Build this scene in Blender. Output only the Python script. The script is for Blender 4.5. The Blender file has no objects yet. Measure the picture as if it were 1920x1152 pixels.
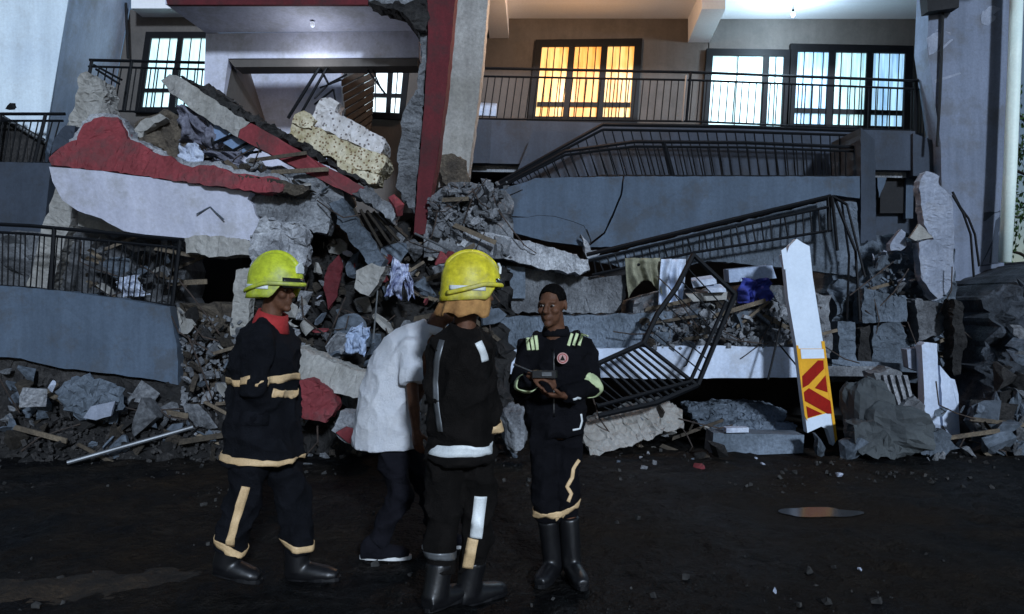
import bpy, bmesh, math, random
from mathutils import Vector, Matrix, noise, Euler
random.seed(11)
R = math.radians
SC = bpy.context.scene
COL = SC.collection

# ------------------------------------------------------------------ camera, sky, sun, exposure
F = 1400.0                      # focal length in photograph pixels (1920 wide)
CAMZ = 1.55
cam = bpy.data.cameras.new('camera')
cam.lens = F / 1920 * 36.0
cam.sensor_width = 36.0
cam.clip_end = 3000
camo = bpy.data.objects.new('camera', cam)
camo.location = (0, 0, CAMZ)
camo.rotation_euler = (R(90), 0, 0)
COL.objects.link(camo)
SC.camera = camo

SUN_EL, SUN_AZ = R(21), math.atan2(0.30, -1.0)
world = bpy.data.worlds.new('World')
SC.world = world
world.use_nodes = True
wn = world.node_tree.nodes
wl = world.node_tree.links
sky = wn.new('ShaderNodeTexSky')
sky.sky_type = 'NISHITA'
sky.sun_disc = False
sky.sun_elevation = SUN_EL
sky.sun_rotation = SUN_AZ
sky.altitude = 1500
wn['Background'].inputs['Strength'].default_value = 0.022
wl.new(sky.outputs['Color'], wn['Background'].inputs['Color'])

sun = bpy.data.lights.new('dusk_sun', 'SUN')
sun.energy = 1.5
sun.angle = R(5)
sun.color = (0.69, 0.82, 1.0)
suno = bpy.data.objects.new('dusk_sun', sun)
sd = Vector((math.sin(SUN_AZ) * math.cos(SUN_EL), math.cos(SUN_AZ) * math.cos(SUN_EL), math.sin(SUN_EL)))
suno.rotation_euler = sd.to_track_quat('Z', 'Y').to_euler()
suno.location = (5, -12, 8)
COL.objects.link(suno)

SC.view_settings.view_transform = 'Standard'
SC.view_settings.look = 'None'
SC.view_settings.gamma = 1
SC.view_settings.exposure = 1.05

# ------------------------------------------------------------------ helpers
WL = {}

def P(x, y, Y):
    return Vector(((x - 960) / F * Y, Y, CAMZ + (576 - y) / F * Y))

def tag(o, label, cat, group=None, kind=None):
    o['label'] = label
    o['category'] = cat
    if group: o['group'] = group
    if kind: o['kind'] = kind
    return o

def structure(o):
    o['kind'] = 'structure'
    return o

def put(o, loc, parent=None):
    loc = Vector(loc)
    WL[o.name] = loc
    if parent:
        o.parent = parent
        o.location = loc - WL[parent.name]
    else:
        o.location = loc
    return o

def empty(name, loc):
    o = bpy.data.objects.new(name, None)
    o.empty_display_size = 0.2
    COL.objects.link(o)
    return put(o, loc)

def mesh_obj(name, verts, faces, mat, parent=None, smooth=False, loc=None):
    vs = [Vector(v) for v in verts]
    if loc is None:
        lo = [min(v[i] for v in vs) for i in range(3)]
        hi = [max(v[i] for v in vs) for i in range(3)]
        loc = Vector(((lo[0] + hi[0]) / 2, (lo[1] + hi[1]) / 2, lo[2]))
    me = bpy.data.meshes.new(name)
    me.from_pydata([tuple(v - loc) for v in vs], [], faces)
    bm = bmesh.new()
    bm.from_mesh(me)
    bmesh.ops.recalc_face_normals(bm, faces=bm.faces)
    bm.to_mesh(me)
    bm.free()
    if mat: me.materials.append(mat)
    if smooth:
        me.polygons.foreach_set('use_smooth', [True] * len(me.polygons))
    o = bpy.data.objects.new(name, me)
    COL.objects.link(o)
    put(o, loc, parent)
    return o

class MB:
    def __init__(self):
        self.v = []
        self.f = []
    def add(self, vs, fs):
        n = len(self.v)
        self.v += [Vector(v) for v in vs]
        self.f += [tuple(i + n for i in f) for f in fs]
        return self
    def box(self, a, b):
        x0, y0, z0 = a; x1, y1, z1 = b
        return self.add([(x0,y0,z0),(x1,y0,z0),(x1,y1,z0),(x0,y1,z0),(x0,y0,z1),(x1,y0,z1),(x1,y1,z1),(x0,y1,z1)],
                 [(0,3,2,1),(4,5,6,7),(0,1,5,4),(1,2,6,5),(2,3,7,6),(3,0,4,7)])
    def hexa(self, q, dv):
        """quad q (4 points) extruded by dv"""
        q = [Vector(p) for p in q]; dv = Vector(dv)
        return self.add(q + [p + dv for p in q], [(0,1,2,3),(7,6,5,4),(0,4,5,1),(1,5,6,2),(2,6,7,3),(3,7,4,0)])
    def tube(self, pts, rad, side=None, n=8, cap=True):
        """lofted tube along pts; rad = number, list of numbers or list of (across, through)"""
        pts = [Vector(p) for p in pts]
        m = len(pts)
        if not isinstance(rad, (list, tuple)): rad = [rad] * m
        vs = []; fs = []
        for i, p in enumerate(pts):
            t = (pts[min(i + 1, m - 1)] - pts[max(i - 1, 0)])
            if t.length < 1e-9: t = Vector((0, 0, 1))
            t.normalize()
            sref = Vector(side) if side is not None else (Vector((1, 0, 0)) if abs(t.x) < 0.8 else Vector((0, 1, 0)))
            s = (sref - t * sref.dot(t)).normalized()
            w = t.cross(s)
            r = rad[i]
            ra, rb = r if isinstance(r, (list, tuple)) else (r, r)
            for k in range(n):
                a = 2 * math.pi * k / n
                vs.append(p + s * (ra * math.cos(a)) + w * (rb * math.sin(a)))
        for i in range(m - 1):
            for k in range(n):
                a = i * n + k; b = i * n + (k + 1) % n
                fs.append((a, b, b + n, a + n))
        if cap:
            fs.append(tuple(range(n))[::-1])
            fs.append(tuple(range((m - 1) * n, m * n)))
        return self.add(vs, fs)
    def ell(self, c, ax, nu=14, nv=9):
        """ellipsoid; ax = three half-axis vectors"""
        c = Vector(c); ax = [Vector(a) for a in ax]
        vs = [c + ax[2]]; fs = []
        for j in range(1, nv):
            th = math.pi * j / nv
            for i in range(nu):
                ph = 2 * math.pi * i / nu
                vs.append(c + ax[0] * (math.sin(th) * math.cos(ph)) + ax[1] * (math.sin(th) * math.sin(ph)) + ax[2] * math.cos(th))
        vs.append(c - ax[2])
        for i in range(nu):
            fs.append((0, 1 + i, 1 + (i + 1) % nu))
        for j in range(nv - 2):
            for i in range(nu):
                a = 1 + j * nu + i; b = 1 + j * nu + (i + 1) % nu
                fs.append((a, a + nu, b + nu, b))
        L = len(vs) - 1
        for i in range(nu):
            fs.append((L, L - nu + (i + 1) % nu, L - nu + i))
        return self.add(vs, fs)
    def build(self, name, mat, parent=None, smooth=False, loc=None):
        return mesh_obj(name, self.v, self.f, mat, parent, smooth, loc)

# ------------------------------------------------------------------ materials
MATS = {}
def material(name, c1, c2=None, rough=0.85, big=1.2, fine=28.0, bump=0.25, metal=0.0, speck=0.35, rand=0.0, streak=0.0,
             dist=0.012, spec=0.4, third=None, grime=0.0):
    if name in MATS: return MATS[name]
    m = bpy.data.materials.new(name)
    m.use_nodes = True
    n = m.node_tree.nodes; l = m.node_tree.links
    b = n['Principled BSDF']
    b.inputs['Roughness'].default_value = rough
    b.inputs['Metallic'].default_value = metal
    b.inputs['Specular IOR Level'].default_value = spec
    tc = n.new('ShaderNodeTexCoord')
    def nz(scale, det, r=0.6, vec=None):
        t = n.new('ShaderNodeTexNoise')
        t.inputs['Scale'].default_value = scale
        t.inputs['Detail'].default_value = det
        t.inputs['Roughness'].default_value = r
        l.new(vec if vec else tc.outputs['Object'], t.inputs['Vector'])
        return t
    c2 = c2 or tuple(x * 0.62 for x in c1)
    a = nz(big, 5)
    ramp = n.new('ShaderNodeValToRGB')
    ramp.color_ramp.elements[0].position = 0.36
    ramp.color_ramp.elements[1].position = 0.66
    ramp.color_ramp.elements[0].color = (*c2, 1)
    ramp.color_ramp.elements[1].color = (*c1, 1)
    if third:
        e = ramp.color_ramp.elements.new(0.5)
        e.color = (*third, 1)
    l.new(a.outputs['Fac'], ramp.inputs['Fac'])
    cur = ramp.outputs['Color']
    f = nz(fine, 4, 0.7)
    if speck:
        mr = n.new('ShaderNodeMapRange')
        mr.inputs['From Min'].default_value = 0.3
        mr.inputs['From Max'].default_value = 0.7
        mr.inputs['To Min'].default_value = 1 - speck
        mr.inputs['To Max'].default_value = 1 + speck * 0.6
        l.new(f.outputs['Fac'], mr.inputs['Value'])
        mx = n.new('ShaderNodeMix'); mx.data_type = 'RGBA'; mx.blend_type = 'MULTIPLY'
        mx.inputs[0].default_value = 1
        l.new(cur, mx.inputs[6]); l.new(mr.outputs['Result'], mx.inputs[7])
        cur = mx.outputs[2]
    if streak:
        mp = n.new('ShaderNodeMapping')
        mp.inputs['Scale'].default_value = (3.2, 3.2, 0.28)
        l.new(tc.outputs['Object'], mp.inputs['Vector'])
        s = nz(1.6, 6, 0.65, mp.outputs['Vector'])
        mr = n.new('ShaderNodeMapRange')
        mr.inputs['From Min'].default_value = 0.35
        mr.inputs['From Max'].default_value = 0.7
        mr.inputs['To Min'].default_value = 1.08
        mr.inputs['To Max'].default_value = 1 - streak
        l.new(s.outputs['Fac'], mr.inputs['Value'])
        mx = n.new('ShaderNodeMix'); mx.data_type = 'RGBA'; mx.blend_type = 'MULTIPLY'
        mx.inputs[0].default_value = 1
        l.new(cur, mx.inputs[6]); l.new(mr.outputs['Result'], mx.inputs[7])
        cur = mx.outputs[2]
    if grime:
        gz_n = nz(2.1, 9, 0.72)
        gr = n.new('ShaderNodeValToRGB')
        gr.color_ramp.elements[0].position = 0.5; gr.color_ramp.elements[1].position = 0.63
        gr.color_ramp.elements[0].color = (0, 0, 0, 1); gr.color_ramp.elements[1].color = (grime, grime, grime, 1)
        l.new(gz_n.outputs['Fac'], gr.inputs['Fac'])
        mx = n.new('ShaderNodeMix'); mx.data_type = 'RGBA'
        l.new(gr.outputs['Color'], mx.inputs[0]); l.new(cur, mx.inputs[6])
        g_ = sum(c1) / 3
        mx.inputs[7].default_value = (g_ * 0.42, g_ * 0.40, g_ * 0.37, 1)
        cur = mx.outputs[2]
    if rand:
        oi = n.new('ShaderNodeObjectInfo')
        mr = n.new('ShaderNodeMapRange')
        mr.inputs['To Min'].default_value = 1 - rand
        mr.inputs['To Max'].default_value = 1 + rand
        l.new(oi.outputs['Random'], mr.inputs['Value'])
        mx = n.new('ShaderNodeMix'); mx.data_type = 'RGBA'; mx.blend_type = 'MULTIPLY'
        mx.inputs[0].default_value = 1
        l.new(cur, mx.inputs[6]); l.new(mr.outputs['Result'], mx.inputs[7])
        cur = mx.outputs[2]
    l.new(cur, b.inputs['Base Color'])
    if bump:
        bp = n.new('ShaderNodeBump')
        bp.inputs['Strength'].default_value = bump
        bp.inputs['Distance'].default_value = dist
        add = n.new('ShaderNodeMath'); add.operation = 'MULTIPLY_ADD'
        l.new(a.outputs['Fac'], add.inputs[0]); add.inputs[1].default_value = 2.0
        l.new(f.outputs['Fac'], add.inputs[2])
        l.new(add.outputs[0], bp.inputs['Height'])
        l.new(bp.outputs['Normal'], b.inputs['Normal'])
    MATS[name] = m
    return m

def glow(name, c1, c2, strength, scale=5.0):
    """lit curtain behind glass: folds as bands across local X"""
    m = bpy.data.materials.new(name)
    m.use_nodes = True
    n = m.node_tree.nodes; l = m.node_tree.links
    b = n['Principled BSDF']
    tc = n.new('ShaderNodeTexCoord')
    mp = n.new('ShaderNodeMapping')
    mp.inputs['Scale'].default_value = (scale, scale, 0.55)
    l.new(tc.outputs['Object'], mp.inputs['Vector'])
    t = n.new('ShaderNodeTexNoise')
    t.inputs['Scale'].default_value = 2.2
    t.inputs['Detail'].default_value = 3
    l.new(mp.outputs['Vector'], t.inputs['Vector'])
    ramp = n.new('ShaderNodeValToRGB')
    ramp.color_ramp.elements[0].position = 0.38
    ramp.color_ramp.elements[1].position = 0.6
    ramp.color_ramp.elements[0].color = (*c2, 1)
    ramp.color_ramp.elements[1].color = (*c1, 1)
    l.new(t.outputs['Fac'], ramp.inputs['Fac'])
    l.new(ramp.outputs['Color'], b.inputs['Emission Color'])
    l.new(ramp.outputs['Color'], b.inputs['Base Color'])
    b.inputs['Emission Strength'].default_value = strength * 0.58
    b.inputs['Roughness'].default_value = 0.25
    return m

def dotted(name, base, base2, dot, scale, size):
    m = material(name, base, base2, rough=0.95, big=6, fine=25, bump=0.5, speck=0.15)
    n = m.node_tree.nodes; l = m.node_tree.links
    bs = n['Principled BSDF']
    src = bs.inputs['Base Color'].links[0].from_socket
    tc = n.new('ShaderNodeTexCoord')
    v = n.new('ShaderNodeTexVoronoi'); v.inputs['Scale'].default_value = scale
    l.new(tc.outputs['Object'], v.inputs['Vector'])
    lt = n.new('ShaderNodeMath'); lt.operation = 'LESS_THAN'; lt.inputs[1].default_value = size
    l.new(v.outputs['Distance'], lt.inputs[0])
    mx = n.new('ShaderNodeMix'); mx.data_type = 'RGBA'
    l.new(lt.outputs[0], mx.inputs[0]); l.new(src, mx.inputs[6]); mx.inputs[7].default_value = (*dot, 1)
    l.new(mx.outputs[2], bs.inputs['Base Color'])
    return m

M = {}
M['white'] = material('lilac_white_plaster', (0.60, 0.61, 0.70), (0.49, 0.50, 0.60), big=1.0, bump=0.18, speck=0.14, streak=0.12, grime=0.45)
M['pillar'] = material('pale_blue_white_plaster', (0.66, 0.75, 0.80), (0.55, 0.64, 0.72), big=0.7, bump=0.15, speck=0.10, streak=0.10, grime=0.25)
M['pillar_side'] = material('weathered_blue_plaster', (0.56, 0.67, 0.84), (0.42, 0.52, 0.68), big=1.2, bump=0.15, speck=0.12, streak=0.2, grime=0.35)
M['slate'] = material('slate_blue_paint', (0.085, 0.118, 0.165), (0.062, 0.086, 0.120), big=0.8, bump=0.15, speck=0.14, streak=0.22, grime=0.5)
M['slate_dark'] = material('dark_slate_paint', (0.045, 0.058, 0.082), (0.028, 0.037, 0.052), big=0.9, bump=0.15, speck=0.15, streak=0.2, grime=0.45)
M['wall_right'] = material('blue_grey_render', (0.19, 0.22, 0.29), (0.14, 0.165, 0.22), big=0.7, bump=0.2, speck=0.15, streak=0.25, grime=0.5)
M['taupe'] = material('taupe_paint', (0.115, 0.102, 0.092), (0.088, 0.078, 0.07), big=0.8, bump=0.12, speck=0.1, streak=0.12, grime=0.3)
M['ceiling'] = material('ceiling_paint', (0.80, 0.80, 0.80), (0.74, 0.74, 0.75), big=0.6, bump=0.08, speck=0.06)
M['red'] = material('oxblood_red_paint', (0.25, 0.04, 0.048), (0.16, 0.026, 0.03), big=1.4, bump=0.2, speck=0.25, streak=0.2, grime=0.5)
M['red_dark'] = material('deep_red_paint', (0.12, 0.012, 0.017), (0.07, 0.008, 0.011), big=1.4, bump=0.2, speck=0.25, streak=0.2, grime=0.5)
M['column'] = material('stained_pale_render', (0.42, 0.41, 0.39), (0.25, 0.24, 0.215), big=1.1, bump=0.35, speck=0.25, streak=0.25, grime=0.5)
M['concrete'] = material('broken_concrete', (0.23, 0.24, 0.255), (0.085, 0.088, 0.095), big=3.0, fine=40, bump=0.7, speck=0.45, rand=0.35, dist=0.02)
M['concrete_pale'] = material('pale_broken_concrete', (0.44, 0.45, 0.47), (0.17, 0.175, 0.19), big=3.5, fine=40, bump=0.8, speck=0.45, rand=0.3, dist=0.02)
M['concrete_blue'] = material('blue_grey_concrete', (0.14, 0.17, 0.21), (0.06, 0.075, 0.092), big=2.0, fine=35, bump=0.6, speck=0.4, rand=0.3, dist=0.02)
M['rubble_dark'] = material('dark_dusty_rubble', (0.045, 0.042, 0.040), (0.014, 0.013, 0.013), big=4.0, fine=30, bump=0.9, speck=0.5, rand=0.45, dist=0.03)
M['rubble_brown'] = material('earth_brown_rubble', (0.10, 0.08, 0.058), (0.035, 0.028, 0.022), big=4.0, fine=30, bump=0.9, speck=0.5, rand=0.4, dist=0.03)
M['void'] = material('shade_dark_masonry', (0.016, 0.016, 0.018), (0.008, 0.008, 0.009), big=2, bump=0.3, speck=0.3)  # near black carries the deep shade inside the wreck
M['metal'] = material('black_painted_steel', (0.006, 0.007, 0.009), (0.003, 0.0035, 0.0045), rough=0.6, spec=0.15, big=4, bump=0.1, speck=0.2)
M['metal_grey'] = material('dull_grey_steel', (0.22, 0.23, 0.24), (0.10, 0.105, 0.11), rough=0.45, big=4, bump=0.1, speck=0.2, metal=0.5)
M['frame'] = material('dark_window_frame', (0.006, 0.006, 0.007), (0.003, 0.003, 0.004), rough=0.5, spec=0.15, big=3, bump=0.05, speck=0.1)
M['panel_white'] = material('bluish_white_panel', (0.60, 0.67, 0.80), (0.48, 0.55, 0.68), big=1.6, bump=0.2, speck=0.14, streak=0.15, grime=0.4)
M['panel_pale'] = material('pale_lilac_panel', (0.34, 0.37, 0.45), (0.20, 0.225, 0.28), big=2.2, bump=0.3, speck=0.25, streak=0.2, grime=0.5)

M['paleblue'] = material('pale_blue_plastic', (0.36, 0.44, 0.58), (0.25, 0.31, 0.43), rough=0.5, big=3, bump=0.2, speck=0.2)
M['slat'] = material('dark_stained_slat', (0.055, 0.035, 0.022), (0.03, 0.02, 0.013), rough=0.7, big=6, bump=0.2, speck=0.3)
M['stone_grey'] = material('smooth_grey_stone', (0.075, 0.085, 0.088), (0.04, 0.046, 0.05), rough=0.8, big=1.6, fine=35, bump=0.35, speck=0.2, dist=0.02)
M['bank'] = material('dark_blue_grey_bank', (0.07, 0.082, 0.10), (0.018, 0.022, 0.028), big=2.5, fine=25, bump=0.9, speck=0.5, dist=0.04)

# ------------------------------------------------------------------ plates: broken slabs and walls with a thickness
def outline(pts, rough, step=0.11):
    out = []
    m = len(pts)
    for i in range(m):
        a, b = pts[i], pts[(i + 1) % m]
        d = (b - a)
        k = max(1, int(d.length / step)) if rough else 1
        for j in range(k):
            p = a + d * (j / k)
            if rough:
                amp = rough * (0.4 if j == 0 else 1.0)
                p = p + Vector((random.uniform(-amp, amp), random.uniform(-amp, amp) * 0.8, random.uniform(-amp, amp)))
            out.append(p)
    return out

def plate(name, pts, Y, t, mat, rough=0.0, parent=None, back=None, step=0.075):
    fn = Y if callable(Y) else (lambda x, y: Y)
    w = [P(p[0], p[1], p[2] if len(p) > 2 else fn(p[0], p[1])) for p in pts]
    w = outline(w, rough, step)
    dv = Vector(back) if back else Vector((0, t, 0))
    n = len(w)
    bk = [p + dv + (Vector((random.uniform(-rough, rough), 0, random.uniform(-rough, rough))) if rough else Vector()) for p in w]
    fs = [tuple(range(n)), tuple(range(2 * n - 1, n - 1, -1))]
    for i in range(n):
        j = (i + 1) % n
        fs.append((i, i + n, j + n, j))
    o = mesh_obj(name, w + bk, fs, mat, parent)
    if rough >= 0.008 and t > 0.04:
        bm = bmesh.new(); bm.from_mesh(o.data)
        bmesh.ops.triangulate(bm, faces=bm.faces[:])
        for it in range(3):
            long = [e for e in bm.edges if e.calc_length() > 0.08]
            bmesh.ops.subdivide_edges(bm, edges=long, cuts=1)
            bmesh.ops.triangulate(bm, faces=[f_ for f_ in bm.faces if len(f_.verts) > 3])
        off = WL[o.name]
        for v in bm.verts:
            p = v.co + off
            v.co += noise.noise_vector(p * 4) * rough * 0.4 + Vector((random.uniform(-1, 1), random.uniform(-1, 1), random.uniform(-1, 1))) * rough * 0.75
        bmesh.ops.recalc_face_normals(bm, faces=bm.faces)
        bm.to_mesh(o.data); bm.free()
    return o

UNIT_BAR = {}
def unit_bar(mat, n=6, square=False):
    key = (mat.name, n)
    if key not in UNIT_BAR:
        mb = MB().tube([(0, 0, 0), (0, 0, 1)], 1.0, side=(1, 0, 0), n=n)
        me = bpy.data.meshes.new('bar')
        me.from_pydata([tuple(v) for v in mb.v], [], mb.f)
        me.materials.append(mat)
        UNIT_BAR[key] = me
    return UNIT_BAR[key]

def bar(name, a, b, r, mat, parent=None, n=6):
    """straight bar between two world points, sharing one unit mesh"""
    a = Vector(a); b = Vector(b)
    o = bpy.data.objects.new(name, unit_bar(mat, n))
    COL.objects.link(o)
    d = b - a
    o.rotation_mode = 'QUATERNION'
    o.rotation_quaternion = d.to_track_quat('Z', 'Y')
    o.scale = (r, r, d.length)
    put(o, a, parent)
    return o

def lerp(a, b, t): return a + (b - a) * t

def poly_at(pts, t):
    """point at fraction t of a polyline's length"""
    L = [(pts[i + 1] - pts[i]).length for i in range(len(pts) - 1)]
    s = t * sum(L)
    for i, l_ in enumerate(L):
        if s <= l_ or i == len(L) - 1:
            return lerp(pts[i], pts[i + 1], min(1, s / l_))
        s -= l_

def railing(name, label, top, bot, n, r=0.02, rb=0.008, second=None, mat=None, group=None, posts=(), jitter=0.0, bottom_rail=True):
    """top and bottom polylines (world points); n balusters between them"""
    mat = mat or M['metal']
    root = empty(name, lerp(bot[0], bot[-1], 0.5))
    tag(root, label, 'railing', group)
    for i in range(len(top) - 1): bar('top_rail', top[i], top[i + 1], r, mat, root)
    if second:
        sec = [lerp(a, b, second) for a, b in zip(top, bot)] if len(top) == len(bot) else None
        if sec:
            for i in range(len(sec) - 1): bar('second_rail', sec[i], sec[i + 1], r * 0.75, mat, root)
    if bottom_rail:
        for i in range(len(bot) - 1): bar('bottom_rail', bot[i], bot[i + 1], r * 0.7, mat, root)
    for k in range(n):
        t = (k + 0.5) / n
        a = poly_at(bot, t); b = poly_at(top, t)
        if second: b = lerp(b, a, second)
        if jitter:
            b = b + Vector((random.uniform(-jitter, jitter), random.uniform(-jitter, jitter), 0))
        bar('baluster', a, b, rb, mat, root)
    for t in posts:
        bar('post', poly_at(bot, t), poly_at(top, t), r, mat, root)
    return root

def window(name, label, c, Y, cols, panes, framew=0.05, transom=None, grille=3, owner=None, widths=None):
    """c = TL, TR, BR, BL pixels; panes = list of materials for each column"""
    fn = Y if callable(Y) else (lambda x, y: Y)
    tl, tr, br, bl = [P(p[0], p[1], fn(*p)) for p in c]
    def W(u, v, d=0.0):
        p = lerp(lerp(tl, tr, u), lerp(bl, br, u), v)
        return p + Vector((0, -d, 0))
    wid = (tr - tl).length; hei = (bl - tl).length
    root = empty(name, W(0.5, 1))
    root['label'] = label
    put(root, W(0.5, 1), owner)
    fu = framew / wid; fv = framew / hei
    def strip(nm, u0, u1, v0, v1, d=0.03, t=0.07, mat=M['frame']):
        q = [W(u0, v0, d), W(u1, v0, d), W(u1, v1, d), W(u0, v1, d)]
        return MB().hexa(q, (0, t, 0)).build(nm, mat, root)
    strip('frame_head', -fu, 1 + fu, -fv, fv * 0.6)
    strip('frame_sill', -fu, 1 + fu, 1 - fv * 0.6, 1 + fv)
    strip('frame_jamb', -fu, fu * 0.6, fv * 0.6, 1 - fv * 0.6)
    strip('frame_jamb', 1 - fu * 0.6, 1 + fu, fv * 0.6, 1 - fv * 0.6)
    xs = [0.0]
    ws = widths or [1 / cols] * cols
    for w_ in ws: xs.append(xs[-1] + w_)
    rows = [0.0] + ([transom] if isinstance(transom, float) else list(transom or [])) + [1.0]
    for i in range(1, cols):
        strip('mullion', xs[i] - fu * 0.7, xs[i] + fu * 0.7, fv * 0.6, 1 - fv * 0.6, 0.025, 0.06)
    for i in range(cols):
        for j in range(len(rows) - 1):
            q = [W(xs[i], rows[j], -0.012), W(xs[i + 1], rows[j], -0.012), W(xs[i + 1], rows[j + 1], -0.012), W(xs[i], rows[j + 1], -0.012)]
            MB().hexa(q, (0, 0.012, 0)).build('pane', panes[i], root)
        for j in range(1, len(rows) - 1):
            strip('transom', xs[i] + fu * 0.7, xs[i + 1] - fu * 0.7, rows[j] - fv * 0.5, rows[j] + fv * 0.5, 0.022, 0.05)
        for k in range(grille):
            u = lerp(xs[i], xs[i + 1], (k + 1) / (grille + 1)) + random.uniform(-0.008, 0.008)
            bar('security_bar', W(u, 1, 0.012), W(u, 0, 0.012), 0.009, M['frame'], root, n=5)
    return root

# ------------------------------------------------------------------ rubble
def chunk_mesh(seed, mat, flat=1.0, sub=1):
    rnd = random.Random(seed)
    bm = bmesh.new()
    for _ in range(11):
        v = Vector((rnd.uniform(-1, 1), rnd.uniform(-1, 1), rnd.uniform(-1, 1) * flat))
        m = max(abs(v.x), abs(v.y), abs(v.z) / flat)
        v = v / m * rnd.uniform(0.75, 1.0) if m > 0.25 else v
        bm.verts.new(v)
    r = bmesh.ops.convex_hull(bm, input=bm.verts)
    bmesh.ops.delete(bm, geom=[g for g in r['geom_interior'] if isinstance(g, bmesh.types.BMVert)], context='VERTS')
    if sub:
        bmesh.ops.subdivide_edges(bm, edges=bm.edges[:], cuts=1, use_grid_fill=True)
        bmesh.ops.triangulate(bm, faces=bm.faces[:])
        for v in bm.verts:
            v.co += noise.noise_vector(v.co * 2.2 + Vector((seed, 0, 0))) * 0.16 + Vector((rnd.uniform(-1, 1), rnd.uniform(-1, 1), rnd.uniform(-1, 1))) * 0.045
    bmesh.ops.recalc_face_normals(bm, faces=bm.faces)
    me = bpy.data.meshes.new('chunk')
    bm.to_mesh(me); bm.free()
    me.materials.append(mat)
    return me

CHUNKS = {}
def chunks_of(mat):
    if mat.name not in CHUNKS:
        CHUNKS[mat.name] = [chunk_mesh(k * 7 + 3, mat, (1.0, 0.55, 0.3, 0.75)[k % 4]) for k in range(8)]
    return CHUNKS[mat.name]

def chunk(name, x, y, Y, s, mat, rot=None, parent=None, k=None, stretch=None):
    me = random.choice(chunks_of(mat)) if k is None else chunks_of(mat)[k]
    o = bpy.data.objects.new(name, me)
    COL.objects.link(o)
    o.rotation_euler = rot or (random.uniform(0, 6.3), random.uniform(0, 6.3), random.uniform(0, 6.3))
    st = stretch or (random.uniform(0.7, 1.3), random.uniform(0.7, 1.3), random.uniform(0.6, 1.1))
    o.scale = (s * st[0], s * st[1], s * st[2])
    put(o, P(x, y, Y), parent)
    return o

def inside(x, y, poly):
    c = False
    j = len(poly) - 1
    for i in range(len(poly)):
        xi, yi = poly[i]; xj, yj = poly[j]
        if (yi > y) != (yj > y) and x < (xj - xi) * (y - yi) / (yj - yi) + xi: c = not c
        j = i
    return c

def rand_in(poly):
    x0 = min(p[0] for p in poly); x1 = max(p[0] for p in poly)
    y0 = min(p[1] for p in poly); y1 = max(p[1] for p in poly)
    while True:
        x = random.uniform(x0, x1); y = random.uniform(y0, y1)
        if inside(x, y, poly): return x, y

def spot(x, y, poly):
    x0 = min(p[0] for p in poly); x1 = max(p[0] for p in poly); y0 = min(p[1] for p in poly); y1 = max(p[1] for p in poly)
    v = ('top', 'middle', 'bottom')[min(2, int((y - y0) / (y1 - y0) * 3))]
    h = ('far left', 'left', 'right', 'far right')[min(3, int((x - x0) / (x1 - x0) * 4))]
    return v + ' ' + h

def scatter(n, poly, Yfn, smin, smax, mats, name, label, group, cat='rubble'):
    cx = sum(p[0] for p in poly) / len(poly); cy = sum(p[1] for p in poly) / len(poly)
    for _ in range(n):
        x, y = rand_in(poly)
        s = smin + (smax - smin) * random.random() ** 1.7
        mt = random.choice(mats)
        o = chunk(name, x, y, Yfn(x, y), s, mt)
        size = ('small', 'middling', 'large')[min(2, int((s - smin) / (smax - smin) * 3.2))]
        tone = {'broken_concrete': 'grey', 'pale_broken_concrete': 'pale', 'blue_grey_concrete': 'blue grey', 'dark_dusty_rubble': 'dark', 'earth_brown_rubble': 'brown', 'stained_pale_render': 'buff'}.get(mt.name, 'dull')
        where = spot(x, y, poly)
        tag(o, size + ' ' + tone + ' ' + label + ', ' + where + ' part', cat, group)

def crumbs(name, label, n, poly, Yfn, smin, smax, mat, cat='debris'):
    """uncountable small rubble: one mesh"""
    mb = MB()
    for _ in range(n):
        x, y = rand_in(poly)
        c = P(x, y, Yfn(x, y))
        s = smin + (smax - smin) * random.random() ** 2.2
        q = Euler((random.uniform(0, 6), random.uniform(0, 6), random.uniform(0, 6))).to_matrix()
        a, b, d = s * random.uniform(.6, 1.4), s * random.uniform(.5, 1.1), s * random.uniform(.35, .9)
        vs = [c + q @ Vector((random.uniform(.6, 1) * sx * a, random.uniform(.6, 1) * sy * b, random.uniform(.6, 1) * sz * d))
              for sx in (-1, 1) for sy in (-1, 1) for sz in (-1, 1)]
        mb.add(vs, [(0,1,3,2),(4,6,7,5),(0,4,5,1),(2,3,7,6),(0,2,6,4),(1,5,7,3)])
    o = mb.build(name, mat)
    return tag(o, label, cat, kind='stuff')

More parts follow.
